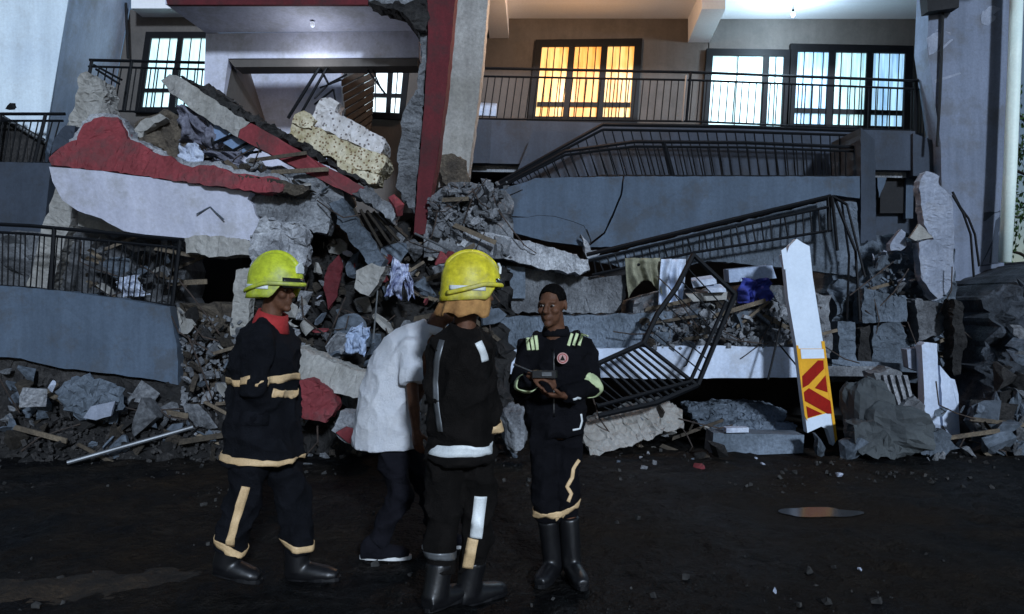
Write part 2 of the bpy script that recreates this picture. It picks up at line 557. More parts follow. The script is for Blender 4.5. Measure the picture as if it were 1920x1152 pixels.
def heap(name, label, xr, yr, Yfn, amp, mat, thick=1.0, cell=9, top=None, seed=0.0, cat='rubble heap'):
    nx = int((xr[1] - xr[0]) / cell) + 1
    ny = int((yr[1] - yr[0]) / cell) + 1
    vs = []; fs = []
    for j in range(ny):
        for i in range(nx):
            x = xr[0] + (xr[1] - xr[0]) * i / (nx - 1)
            y0 = top(x) if top else yr[0]
            y = y0 + (yr[1] - y0) * j / (ny - 1)
            p = P(x, y, Yfn(x, y))
            q = p * 2.1 + Vector((seed, 0, 0))
            d = noise.fractal(q, 0.8, 2.0, 5) * amp + (noise.cell(p * 5 + Vector((seed, 3, 1))) - 0.5) * amp * 0.5
            e = noise.noise_vector(p * 6) * amp * 0.35
            vs.append(p + Vector((e.x, -abs(d) + 0.5 * amp, e.z)))
    n = len(vs)
    vs += [v + Vector((0, thick, 0)) for v in vs]
    for j in range(ny - 1):
        for i in range(nx - 1):
            a = j * nx + i
            fs.append((a, a + 1, a + nx + 1, a + nx))
            fs.append((n + a, n + a + nx, n + a + nx + 1, n + a + 1))
    for i in range(nx - 1):
        fs.append((i, n + i, n + i + 1, i + 1))
        b = (ny - 1) * nx + i
        fs.append((b, b + 1, n + b + 1, n + b))
    for j in range(ny - 1):
        a = j * nx
        fs.append((a, a + nx, n + a + nx, n + a))
        b = j * nx + nx - 1
        fs.append((b, n + b, n + b + nx, b + nx))
    o = mesh_obj(name, vs, fs, mat)
    return tag(o, label, cat, kind='stuff')

SHARD = {}
def shard_mesh(mat, k):
    key = (mat.name, k)
    if key not in SHARD:
        rnd = random.Random(k * 13 + 5)
        m = 7
        pts = []
        for i in range(m):
            an = 2 * math.pi * (i + rnd.uniform(-.3, .3)) / m
            r = rnd.uniform(.55, 1.0)
            pts.append((math.cos(an) * r, math.sin(an) * r * .6))
        vs = [(x, y, -.09 + rnd.uniform(-.03, .03)) for x, y in pts] + [(x * .95, y * .93, .09 + rnd.uniform(-.03, .03)) for x, y in pts]
        fs = [tuple(range(m))[::-1], tuple(range(m, 2 * m))] + [(i, (i + 1) % m, m + (i + 1) % m, m + i) for i in range(m)]
        me = bpy.data.meshes.new('shard'); me.from_pydata(vs, [], fs); me.materials.append(mat)
        SHARD[key] = me
    return SHARD[key]

def debris(poly, Yfn, place, group, shards=0, rods=0, planks=0, mats=None, smin=.08, smax=.24):
    """mixed broken pieces: slab shards, bent rods, planks"""
    cx = sum(p[0] for p in poly) / len(poly); cy = sum(p[1] for p in poly) / len(poly)
    def where(x, y): return spot(x, y, poly) + ' part'
    for _ in range(shards):
        x, y = rand_in(poly); mt = random.choice(mats)
        o = bpy.data.objects.new('slab_shard', shard_mesh(mt, random.randrange(6))); COL.objects.link(o)
        s = lerp(smin, smax, random.random() ** 1.6)
        o.scale = (s, s, s * random.uniform(.6, 1.3))
        o.rotation_euler = (random.uniform(.2, 1.5), random.uniform(-.8, .8), random.uniform(0, 6.3))
        put(o, P(x, y, Yfn(x, y)))
        tone = {'broken_concrete': 'grey', 'pale_broken_concrete': 'pale', 'blue_grey_concrete': 'blue grey', 'dark_dusty_rubble': 'dark', 'earth_brown_rubble': 'brown', 'stained_pale_render': 'buff', 'lilac_white_plaster': 'white', 'oxblood_red_paint': 'red'}.get(mt.name, 'dull')
        tag(o, ('big ' if s > (smin + smax) / 2 else 'thin ') + tone + ' slab shard ' + place + ', ' + where(x, y), 'shard', 'slab shards ' + place)
    for _ in range(rods):
        x, y = rand_in(poly); p = P(x, y, Yfn(x, y) - .04)
        an = random.uniform(0, 6.28); L = random.uniform(.25, .8)
        d = Vector((math.cos(an), random.uniform(-.35, .1), math.sin(an))) * L
        bend = Vector((random.uniform(-.1, .1), random.uniform(-.1, 0), random.uniform(-.14, .06)))
        pts = [p, p + d * .35 + bend * .6, p + d * .7 + bend, p + d]
        o = MB().tube(pts, .008, n=5).build('reinforcing_rod', M['rust'])
        tag(o, ('long' if L > .5 else 'short') + ' bent rusty rod ' + place + ', ' + where(x, y), 'rod', 'bent rods ' + place)
    for _ in range(planks):
        x, y = rand_in(poly); p = P(x, y, Yfn(x, y) - .02)
        an = random.uniform(-.7, .7); L = random.uniform(.3, .7); w = random.uniform(.03, .06)
        d = Vector((math.cos(an), random.uniform(-.3, .3), math.sin(an))) * L; n_ = Vector((-math.sin(an), 0, math.cos(an))) * w
        o = MB().hexa([p, p + d, p + d + n_, p + n_ + d * .04], (0, .022, 0)).build('plank', M['plank'])
        tag(o, ('long' if L > .5 else 'short') + ' splintered plank ' + place + ', ' + where(x, y), 'plank', 'planks ' + place)
M['rust'] = material('rusty_steel', (0.06, 0.04, 0.03), (0.025, 0.02, 0.018), rough=0.8, big=8, bump=0.3, speck=0.4)
M['plank'] = material('weathered_plank', (0.16, 0.125, 0.085), (0.07, 0.055, 0.04), rough=0.85, big=6, fine=50, bump=0.4, speck=0.4, rand=0.5)
# ================================================================== GROUND
M['ground'] = material('wet_dark_earth', (0.016, 0.0155, 0.016), (0.005, 0.005, 0.0056), rough=0.62, big=2.2, fine=11, bump=1.0, speck=0.95, dist=0.05, third=(0.007, 0.0068, 0.0066), spec=0.10)
_n = M['ground'].node_tree.nodes; _l = M['ground'].node_tree.links; _b = _n['Principled BSDF']
_src = _b.inputs['Base Color'].links[0].from_socket
_tc = _n.new('ShaderNodeTexCoord'); _t = _n.new('ShaderNodeTexNoise'); _t.inputs['Scale'].default_value = 0.55; _t.inputs['Detail'].default_value = 7; _t.inputs['Roughness'].default_value = 0.68
_l.new(_tc.outputs['Object'], _t.inputs['Vector'])
_r = _n.new('ShaderNodeValToRGB'); _r.color_ramp.elements[0].position = 0.46; _r.color_ramp.elements[1].position = 0.64
_l.new(_t.outputs['Fac'], _r.inputs['Fac'])
_m = _n.new('ShaderNodeMix'); _m.data_type = 'RGBA'; _l.new(_r.outputs['Color'], _m.inputs[0]); _l.new(_src, _m.inputs[6]); _m.inputs[7].default_value = (0.016, 0.0115, 0.0075, 1)
_l.new(_m.outputs[2], _b.inputs['Base Color'])
_q = _n.new('ShaderNodeMapRange'); _q.inputs['From Min'].default_value = 0.35; _q.inputs['From Max'].default_value = 0.6; _q.inputs['To Min'].default_value = 0.38; _q.inputs['To Max'].default_value = 0.85
_l.new(_t.outputs['Fac'], _q.inputs['Value']); _l.new(_q.outputs['Result'], _b.inputs['Roughness'])
PUD = (2.33, 5.72)
def ground_z(x, y):
    z = noise.fractal(Vector((x * 0.55, y * 0.55, 0)), 1.0, 2.0, 3) * 0.025
    z += noise.fractal(Vector((x * 4, y * 4, 3)), 0.8, 2.0, 5) * 0.030
    d = math.hypot((x - PUD[0]) / 0.50, (y - PUD[1]) / 0.36)
    if d < 1.6:
        k = max(0.0, min(1.0, (1.6 - d) / 0.8))
        z = z * (1 - k) - 0.030 * k
    return z
def axis(lo, hi, step, far):
    a = []
    v = lo
    while v <= hi + 1e-6:
        a.append(v); v += step
    s = step; l0 = a[0]; h0 = a[-1]
    left = []; right = []
    while abs(l0) < far or h0 < far:
        s *= 1.6
        l0 -= s; h0 += s
        left.append(l0); right.append(h0)
    return left[::-1] + a + right
gx = axis(-7.0, 7.0, 0.05, 900)
gy = axis(2.4, 9.0, 0.045, 900)
gv = []
for yy in gy:
    for xx in gx:
        gv.append((xx, yy, ground_z(xx, yy) if abs(xx) < 12 and -2 < yy < 14 else 0.0))
gf = []
W_ = len(gx)
for j in range(len(gy) - 1):
    for i in range(W_ - 1):
        a = j * W_ + i
        gf.append((a, a + 1, a + W_ + 1, a + W_))
g = mesh_obj('ground', gv, gf, M['ground'], smooth=True, loc=Vector((0, 0, 0)))
structure(g)

# puddle
wm = bpy.data.materials.new('puddle_water'); wm.use_nodes = True
b_ = wm.node_tree.nodes['Principled BSDF']
b_.inputs['Base Color'].default_value = (0.05, 0.055, 0.06, 1)
b_.inputs['Roughness'].default_value = 0.16
b_.inputs['Specular IOR Level'].default_value = 0.35
pv = [Vector((PUD[0], PUD[1], -0.021))]
for k in range(40):
    a = 2 * math.pi * k / 40
    rr = 1 + 0.35 * noise.noise(Vector((math.cos(a) * 1.6, math.sin(a) * 1.6, 4)))
    pv.append(Vector((PUD[0] + 0.30 * rr * math.cos(a), PUD[1] + 0.15 * rr * math.sin(a), -0.021)))
pud = mesh_obj('puddle', pv, [(0, k + 1, (k + 1) % 40 + 1) for k in range(40)], wm)
structure(pud)

# ================================================================== CORE: the crushed storeys behind everything
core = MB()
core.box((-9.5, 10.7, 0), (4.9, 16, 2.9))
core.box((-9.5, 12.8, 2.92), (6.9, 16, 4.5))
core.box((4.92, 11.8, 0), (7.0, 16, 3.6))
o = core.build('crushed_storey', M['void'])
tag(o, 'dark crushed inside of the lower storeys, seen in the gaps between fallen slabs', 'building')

# ================================================================== LEFT NEIGHBOUR TOWER
root = empty('plastered_tower', P(60, 300, 10.4))
tag(root, 'tall pale plastered wall block at the corner, lit bluish white', 'building')
plate('front_wall', [(-420, -260), (152, -260), (128, 0), (92, 215), (60, 420), (-420, 420)], 10.35, 0.012, M['pillar'], parent=root)
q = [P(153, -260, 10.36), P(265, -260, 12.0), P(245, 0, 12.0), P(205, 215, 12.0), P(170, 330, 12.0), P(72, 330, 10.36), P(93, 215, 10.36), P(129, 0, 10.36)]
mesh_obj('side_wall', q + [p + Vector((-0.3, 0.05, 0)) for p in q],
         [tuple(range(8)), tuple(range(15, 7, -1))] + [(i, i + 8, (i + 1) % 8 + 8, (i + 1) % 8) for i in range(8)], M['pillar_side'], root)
# thin dark service pipe at the inner corner
o = bar('drain_pipe', P(236, 6, 11.85), P(240, 110, 11.85), 0.02, M['metal']); tag(o, 'thin dark pipe down the inner corner of the pale tower', 'pipe')

# ================================================================== UPPER LEFT UNIT (taupe wall + window, lilac loggia frame)
root = empty('taupe_wall', P(320, 230, 12.05))
tag(root, 'taupe plastered wall round the tall window beside the pale tower', 'wall')
plate('wall', [(244, 18), (400, 18), (400, 250), (200, 250)], 12.06, 0.2, M['taupe'], parent=root)
plate('lintel', [(246, -60), (400, -60), (400, 16), (246, 16)], 11.7, 0.36, M['ceiling'], parent=root)
M['cool1'] = glow('cool_lit_curtain', (0.58, 0.90, 0.92), (0.34, 0.60, 0.70), 0.82, 5)
M['cool2'] = glow('blue_lit_curtain', (0.40, 0.66, 0.85), (0.20, 0.38, 0.60), 0.95, 7)
M['cool3'] = glow('pale_lit_curtain', (0.62, 0.86, 0.86), (0.44, 0.70, 0.76), 0.85, 4)
M['warm'] = glow('warm_lit_curtain', (1.0, 0.64, 0.24), (0.92, 0.40, 0.085), 0.80, 5)
M['warm2'] = glow('orange_lit_curtain', (0.96, 0.48, 0.13), (0.80, 0.29, 0.05), 0.85, 5)
M['white_lit'] = glow('white_lit_glass', (0.92, 1.0, 1.0), (0.72, 0.88, 0.95), 1.0, 2)
window('window', 'tall cold white window behind the balcony rail, left of the lilac loggia', [(281, 68), (398, 68), (384, 206), (262, 206)], 12.0, 2, [M['cool3'], M['cool3']], 0.06, transom=0.74, grille=2, owner=root)

root = empty('loggia_frame', P(585, 220, 10.0))
tag(root, 'lilac white loggia of the tilted upper storey with a wide dark-edged opening', 'building')
# soffit slab (front edge nearer than the beam)
q = [P(310, 8, 9.3), P(785, 8, 9.3), P(785, 58, 10.05), P(386, 62, 10.05)]
MB().hexa(q, (0, 0, 0.24)).build('soffit_slab', M['white'], root)
plate('red_edge_beam', [(306, -22), (692, -22), (692, 9), (314, 9)], 9.24, 0.055, M['red_dark'], parent=root)
plate('grey_edge_beam', [(692, -30), (800, -30), (800, 30), (765, 18), (692, 10)], 9.22, 0.07, M['concrete'], rough=0.012, parent=root)
plate('beam', [(386, 63), (785, 58), (785, 108), (428, 110), (413, 225), (380, 225)], 10.05, 0.28, M['white'], parent=root)
plate('opening_head', [(428, 112), (783, 110), (783, 124), (440, 126)], 10.06, 0.3, M['taupe'], parent=root)
# inner walls
q = [P(429, 112, 10.1), P(466, 124, 11.4), P(500, 235, 11.4), P(415, 235, 10.1)]
MB().hexa(q, (-0.12, 0, 0)).build('reveal', M['taupe'], root)
plate('inner_wall', [(462, 118), (640, 118), (640, 330), (440, 330)], 11.4, 0.15, M['white'], parent=root)
plate('back_wall', [(560, 100), (880, 100), (880, 420), (300, 420), (300, 260), (560, 260)], 12.1, 0.2, M['taupe'], parent=root)
window('window', 'white glaring window deep inside the loggia with broken bars across it', [(678, 121), (762, 119), (752, 218), (680, 214)], 12.0, 2, [M['white_lit'], M['white_lit']], 0.06, transom=0.62, grille=1, widths=[0.66, 0.34], owner=root)
# fallen slatted ceiling inside the loggia
root = empty('slatted_panel', P(660, 250, 11.0))
tag(root, 'brown slatted ceiling panel hanging down beside the glaring inner window', 'panel')
for k in range(9):
    y = 128 + k * 14
    x0 = 640 + k * 2; x1 = 704 - k * 1.0
    MB().hexa([P(x0, y + 22, 11.2), P(x1, y - 10, 11.5), P(x1, y + 1, 11.5), P(x0, y + 33, 11.2)], (0, 0.05, 0)).build('slat', M['slat'], root)
# twisted steel frame in the opening
root = empty('twisted_window_frame', P(580, 220, 10.2))
tag(root, 'twisted black steel window frame jutting up in the loggia opening', 'window frame')
for (x0, y0, x1, y1, r) in [(540, 222, 602, 122, .022), (556, 228, 618, 118, .018), (602, 122, 632, 112, .02), (600, 128, 616, 158, .016), (616, 158, 590, 185, .014), (616, 158, 650, 140, .014),
                            (600, 165, 640, 150, .012), (590, 196, 625, 168, .014), (632, 112, 690, 125, .016), (625, 168, 632, 205, .014), (682, 122, 722, 176, .014), (694, 120, 716, 170, .01)]:
    bar('frame_bar', P(x0, y0, 10.25), P(x1, y1, 10.1), r, M['metal'], root)

# bulb under the loggia soffit
def ceiling_bulb(name, label, x, y, Y, zc, energy, col, em=3.0):
    root = empty(name, P(x, y, Y))
    tag(root, label, 'light bulb')
    c = P(x, y, Y)
    bar('cord', c + Vector((0, 0, 0.06)), Vector((c.x, c.y, zc)), 0.008, M['metal'], root)
    MB().tube([c + Vector((0, 0, 0.03)), c + Vector((0, 0, 0.075))], 0.017, n=10).build('socket', M['metal'], root)
    m = bpy.data.materials.new('bulb_glass'); m.use_nodes = True
    bb = m.node_tree.nodes['Principled BSDF']
    bb.inputs['Base Color'].default_value = (*col, 1)
    bb.inputs['Emission Color'].default_value = (*col, 1)
    bb.inputs['Emission Strength'].default_value = em
    MB().ell(c, [(0.032, 0, 0), (0, 0.032, 0), (0, 0, 0.042)]).build('glass', m, root, smooth=True)
    if energy:
        L = bpy.data.lights.new('bulb_light', 'POINT')
        L.energy = energy; L.color = col; L.shadow_soft_size = 0.12
        lo = bpy.data.objects.new('bulb_light', L)
        COL.objects.link(lo)
        put(lo, c + Vector((0, 0, -0.5 if energy < 20 else -0.12)), root)
    return root
ceiling_bulb('light_bulb', 'small bulb hanging under the lilac loggia soffit', 586, 46, 9.75, 5.34, 5.0, (0.82, 0.88, 1.0), 0.2)

# red column and grey edge
root = empty('red_column', P(785, 440, 9.15))
tag(root, 'dark red painted column leaning beside the pale stained one', 'column')
plate('red_face', [(800, -60), (858, -60), (853, 0), (838, 160), (822, 290), (806, 380), (797, 440), (776, 440), (784, 330), (797, 180), (803, 60)], 9.12, 0.35, M['red_dark'], rough=0.005, parent=root)
plate('chipped_edge', [(775, 18), (798, 14), (804, 70), (796, 190), (783, 330), (775, 400), (742, 352), (752, 230), (768, 190), (784, 165), (790, 90)], 9.2, 0.3, M['concrete'], rough=0.02, parent=root)
plate('torn_cap', [(690, 4), (760, 6), (800, -10), (806, 30), (798, 58), (780, 52), (758, 26)], 9.1, 0.3, M['rubble_dark'], rough=0.02, parent=root)
root = empty('pale_column', P(860, 345, 9.9))
tag(root, 'pale weather-stained square column between red column and warm window', 'column')
plate('shaft', [(853, -60), (918, -60), (915, 0), (905, 120), (890, 240), (876, 345), (822, 352), (826, 280), (840, 150), (852, 30)], 9.9, 0.45, M['column'], rough=0.005, parent=root)

# ================================================================== UPPER RIGHT UNIT
YW = 12.5
root = empty('upper_storey', P(1320, 230, YW))
tag(root, 'taupe upper storey with two lit rooms above the right hand balcony', 'building')
plate('wall', [(860, 34), (1328, 36), (1326, 330), (830, 330)], YW, 0.25, M['taupe'], parent=root)
plate('wall', [(1330, 36), (1742, 36), (1735, 330), (1328, 330)], YW + 0.02, 0.25, M['taupe'], parent=root)
zc = P(0, 35, YW).z
cx0, cx1, cx2 = P(930, 0, YW).x, P(1310, 0, YW).x, P(1742, 0, YW).x
MB().box((cx0 - 1.2, 10.2, zc), (cx1, YW + 0.3, zc + 0.22)).build('ceiling', M['ceiling'], root)
MB().box((cx1 + 0.004, 10.2, zc + 0.004), (cx2, YW + 0.3, zc + 0.22)).build('ceiling', M['ceiling'], root)
# ceiling beams running out over the balcony
plate('beam', [(1290, 80), (1330, 80), (1330, 30), (1290, 30)], 12.49, 0, M['ceiling'], parent=root, back=(-0.06, -1.15, 0.1))
plate('beam', [(918, 72), (954, 72), (954, 30), (918, 30)], 12.49, 0, M['ceiling'], parent=root, back=(-0.05, -1.6, 0.05))
window('window', 'warm orange lit three-pane window with vertical bars', [(1012, 84), (1195, 82), (1186, 226), (998, 224)], YW - 0.05, 3, [M['warm'], M['warm2'], M['warm']], 0.075, transom=0.8, grille=3, owner=root)
window('balcony_door', 'cold white glazed balcony door with a narrow side light', [(1332, 100), (1474, 102), (1468, 246), (1322, 244)], YW - 0.05, 2, [M['cool3'], M['cool3']], 0.07, grille=1, owner=root, widths=[0.74, 0.26])
window('window', 'wide blue-white three-pane window at the end of the balcony', [(1490, 92), (1702, 96), (1696, 244), (1482, 238)], YW - 0.05, 3, [M['cool2'], M['cool1'], M['cool2']], 0.08, transom=0.79, grille=3, owner=root)
c = P(1487, 24, 11.4)
ceiling_bulb('light_bulb', 'small bulb hanging under the bluish balcony ceiling', 1487, 27, 11.5, zc, 60, (0.58, 0.80, 1.0), 0.6)
ceiling_bulb('light_bulb', 'bulb under the warm lit balcony ceiling, above the orange window', 1100, -9, 10.25, zc, 60, (1.0, 0.62, 0.38), 1.5)
o = plate('meter_box', [(888, 192), (932, 194), (930, 218), (886, 216)], 11.9, 0.08, M['pillar_side']); tag(o, 'small pale box fixed behind the balcony rail next to the pale column', 'box')

# balcony slab and top railing
root = empty('balcony', P(1300, 300, 11.3))
tag(root, 'dark slate upper balcony edge under the warm window', 'balcony')
q = [P(884, 224, 11.25), P(1716, 246, 11.25), P(1716, 320, 11.25), P(872, 306, 11.25)]
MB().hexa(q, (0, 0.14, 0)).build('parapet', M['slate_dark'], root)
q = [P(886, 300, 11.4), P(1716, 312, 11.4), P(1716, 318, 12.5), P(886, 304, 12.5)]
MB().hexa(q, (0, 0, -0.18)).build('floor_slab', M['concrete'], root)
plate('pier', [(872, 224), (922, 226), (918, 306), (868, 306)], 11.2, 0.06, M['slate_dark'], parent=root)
top = [P(898, 128, 11.3), P(1300, 136, 11.3), P(1716, 152, 11.3)]
bot = [P(884, 223, 11.3), P(1300, 228, 11.3), P(1714, 246, 11.3)]
railing('balcony_railing', 'long black railing in front of the warm and cold lit windows', top, bot, 62, 0.022, 0.009, second=0.16, posts=(0, 0.485, 1))
o = bar('silver_post', P(1287, 142, 11.26), P(1280, 228, 11.26), 0.018, M['metal_grey']); tag(o, 'shiny thin upright on the balcony rail between the two rooms', 'post')
# railing end on right, seen edge on
top = [P(1718, 150, 11.3), P(1760, 172, 11.9)]; bot = [P(1716, 262, 11.3), P(1758, 268, 11.9)]
railing('end_railing', 'short black return railing where the balcony meets the blue grey wall', top, bot, 7, 0.02, 0.009, second=0.14, posts=(0, 1))
plate('pier', [(1712, 250), (1775, 272), (1775, 330), (1712, 330)], 11.2, 0.2, M['slate_dark'], parent=root)

# right hand wall with pale patches, cable, downpipe
root = empty('end_wall', P(1830, 560, 10.9))
tag(root, 'blue grey rendered end wall with pale worn patches', 'wall')
plate('wall', [(1745, -60), (1902, -60), (1899, 120), (1880, 560), (1770, 560), (1764, 270), (1738, 90)], 11.0, 0.35, M['wall_right'], parent=root)
plate('worn_patch', [(1842, 22), (1862, 10), (1876, 16), (1868, 34), (1852, 48), (1840, 44)], 10.997, 0.002, M['panel_pale'], rough=0.01, parent=root, step=0.05)
plate('worn_patch', [(1738, 72), (1758, 56), (1782, 62), (1786, 76), (1770, 92), (1742, 104)], 10.997, 0.002, M['panel_pale'], rough=0.012, parent=root, step=0.05)
plate('worn_patch', [(1752, 150), (1800, 136), (1802, 139), (1754, 156)], 10.997, 0.002, M['panel_pale'], rough=0.003, parent=root, step=0.05)
plate('stained_base', [(1845, 400), (1884, 396), (1880, 490), (1840, 500)], 10.996, 0.003, M['slate_dark'], rough=0.02, parent=root)
plate('corner_bracket', [(1736, -20), (1800, -20), (1798, 14), (1740, 22)], 10.8, 0.18, M['void'], parent=root)
mb = MB().tube([P(1768, 20, 10.95), P(1765, 120, 10.95), P(1762, 190, 10.95), P(1757, 275, 10.95)], 0.022, n=6)
o = mb.build('cable', M['metal']); tag(o, 'dark cable running down the blue grey end wall', 'cable')
mb = MB().tube([P(1908, -60, 10.7), P(1902, 120, 10.7), P(1894, 320, 10.7), P(1884, 492, 10.7)], 0.085, n=12)
M['pipe_pale'] = material('pale_green_plastic', (0.80, 0.90, 0.82), (0.68, 0.80, 0.74), rough=0.5, big=2, bump=0.05, speck=0.08)
o = mb.build('downpipe', M['pipe_pale'], smooth=True); tag(o, 'pale greenish downpipe on the corner of the end wall', 'pipe')

# ================================================================== LEFT BACK BALCONY
root = empty('slate_balcony', P(40, 420, 9.9))
tag(root, 'slate blue balcony wall at the far left under a black railing', 'balcony')
plate('parapet', [(-200, 300), (96, 306), (78, 470), (-200, 470)], 9.9, 0.18, M['slate_dark'], parent=root)
railing('balcony_railing', 'black railing at the far left in front of the pale tower', [P(-120, 214, 9.92), P(122, 214, 9.92)], [P(-120, 306, 9.92), P(96, 306, 9.92)], 18, 0.022, 0.009, second=0.14, posts=(0.5, 0.85))
root = empty('lean_to_roof', P(40, 300, 10.1))
tag(root, 'dark tin lean-to roof behind the far left railing', 'roof')
for k in range(9):
    x0 = -60 + k * 16
    yt = 206 + max(0, (k - 3)) * 9
    plate('sheet', [(x0, yt), (x0 + 15, yt + (9 if k > 2 else 1)), (x0 + 15, 304), (x0, 304)], 10.1 + 0.01 * (k % 2), 0.02, M['rubble_dark'], parent=root)
bar('ridge_bar', P(-20, 206, 10.02), P(86, 268, 10.02), 0.02, M['metal_grey'], root)
o = chunk('street_lamp_head', 20, 200, 9.9, 0.07, M['metal'], k=2); tag(o, 'small black finial standing above the far left railing', 'finial')

# railing in front of left window
top = [P(168, 113, 10.6), P(388, 118, 10.6)]; bot = [P(150, 206, 10.6), P(380, 214, 10.6)]
railing('balcony_railing', 'black railing in front of the tall cold window beside the tower', top, bot, 16, 0.022, 0.009, second=0.13, posts=(0.02, 0.36))
for i, (x0, y0, x1, y1) in enumerate([(176, 122, 228, 150), (180, 130, 224, 158)]):
    o = bar('bent_rail', P(x0, y0, 10.55), P(x1, y1, 10.3), 0.016, M['metal'])
    tag(o, ('upper' if i == 0 else 'lower') + ' of two bent black rails slanting below the railing by the tower', 'rail')

# ================================================================== COLLAPSED LEFT: red and lilac slabs
root = empty('fallen_balcony', P(290, 460, 8.45))
tag(root, 'tilted balcony front with lilac white face and broken red painted cap', 'balcony')
plate('red_cap', [(93, 296), (112, 276), (142, 262), (158, 232), (184, 219), (220, 222), (234, 244), (240, 262), (266, 272), (300, 292), (322, 294), (330, 302), (360, 312), (400, 310), (440, 326), (520, 334), (534, 346), (530, 360), (470, 358), (300, 334), (180, 318), (95, 311)],
      lambda x, y: 8.42 + (330 - y) / 100 * 0.22, 0.22, M['red'], rough=0.012, parent=root)
plate('plaster_crust', [(112, 282), (140, 257), (155, 228), (182, 213), (222, 216), (238, 240), (246, 256), (270, 266), (304, 286), (332, 296), (364, 306), (402, 303), (444, 319), (524, 328), (542, 342), (536, 356), (440, 336), (300, 306), (200, 262)],
      lambda x, y: 8.50 + (330 - y) / 100 * 0.22, 0.18, M['concrete_pale'], rough=0.02, parent=root, step=0.05)
plate('bare_brick_edge', [(448, 330), (520, 337), (560, 346), (584, 356), (560, 366), (524, 362), (470, 358)], 8.40, 0.2, M['rubble_brown'], rough=0.018, parent=root, step=0.05)
plate('white_face', [(92, 313), (180, 320), (300, 336), (470, 360), (464, 374), (474, 384), (480, 404), (492, 420), (472, 452), (460, 450), (340, 448), (232, 434), (190, 410), (146, 396), (118, 376), (98, 340)],
      lambda x, y: 8.40 + (y - 320) / 100 * 0.20, 0.24, M['white'], rough=0.006, parent=root)
mb = MB()
for a, b in [((368, 402), (386, 392)), ((386, 392), (394, 388)), ((394, 388), (404, 398)), ((404, 398), (420, 412))]:
    mb.tube([P(a[0], a[1], 8.53), P(b[0], b[1], 8.53)], 0.008, n=5)
mb.build('surface_crack', M['concrete_blue'], root)
plate('grey_end_face', [(468, 364), (540, 362), (615, 372), (622, 392), (612, 440), (560, 424), (500, 416), (482, 402), (476, 382)], lambda x, y: 8.62, 0.3, M['concrete'], rough=0.018, parent=root)
plate('under_edge', [(345, 448), (380, 440), (440, 446), (474, 452), (466, 478), (420, 482), (348, 476)], 8.62, 0.3, M['column'], rough=0.015, parent=root)
# dark block behind red cap on the left
o = plate('broken_pier', [(100, 276), (122, 240), (140, 190), (146, 146), (162, 134), (172, 150), (190, 150), (196, 215), (160, 232), (140, 262)], 9.4, 0.35, M['column'], rough=0.02)
tag(o, 'jagged plaster-torn pier stub standing behind the red cap', 'pier')
o = plate('wall_stub', [(96, 290), (100, 262), (122, 236), (140, 236), (140, 262), (112, 276)], 8.75, 0.2, M['slate_dark'], rough=0.008)
tag(o, 'dark slate wall stub at the edge of the red cap', 'wall')
# tan soil/plaster mass at 240-330
o = plate('plaster_slab', [(238, 258), (262, 228), (300, 212), (312, 222), (270, 246), (262, 270), (240, 272)], 8.95, 0.12, M['column'], rough=0.012)
tag(o, 'pale plaster slab tipped over the red cap', 'slab')
heap('rubble_heap', 'brown heap of earth and brick crumbs on the red cap', (255, 345), (205, 330), lambda x, y: 8.95 + (300 - y) * 0.002, 0.12, M['rubble_brown'], 0.6, 7, top=lambda x: 205 + abs(x - 310) * 0.5, seed=2)

# glass and cloth items under the diagonal beam
M['glass_blue'] = material('dusty_blue_glass', (0.22, 0.30, 0.44), (0.13, 0.19, 0.30), rough=0.25, big=2, bump=0.05, speck=0.2)
M['cloth_white'] = material('crumpled_white_cloth', (0.55, 0.60, 0.70), (0.36, 0.40, 0.50), rough=0.9, big=6, bump=0.5, speck=0.15, dist=0.03)
M['cloth_grey'] = material('grey_patterned_cloth', (0.22, 0.22, 0.27), (0.09, 0.09, 0.12), rough=0.9, big=9, bump=0.5, speck=0.4, dist=0.03)
root = empty('broken_glazed_door', P(440, 300, 8.95))
tag(root, 'broken blue glazed door lying under the diagonal beam', 'door')
for (a, m_) in [([(385, 212), (440, 238), (412, 268), (398, 262)], 'glass_blue'), ([(418, 268), (445, 250), (470, 262), (440, 282)], 'glass_blue'), ([(445, 284), (474, 264), (484, 272), (462, 296)], 'glass_blue')]:
    plate('pane', a, 8.98, 0.015, M[m_], parent=root)
for (x0, y0, x1, y1) in [(384, 210, 446, 240), (398, 270, 450, 246), (430, 286, 476, 262), (380, 300, 490, 284), (384, 210, 400, 272), (446, 240, 486, 276)]:
    bar('frame_bar', P(x0, y0, 8.94), P(x1, y1, 8.94), 0.016, M['metal'], root)

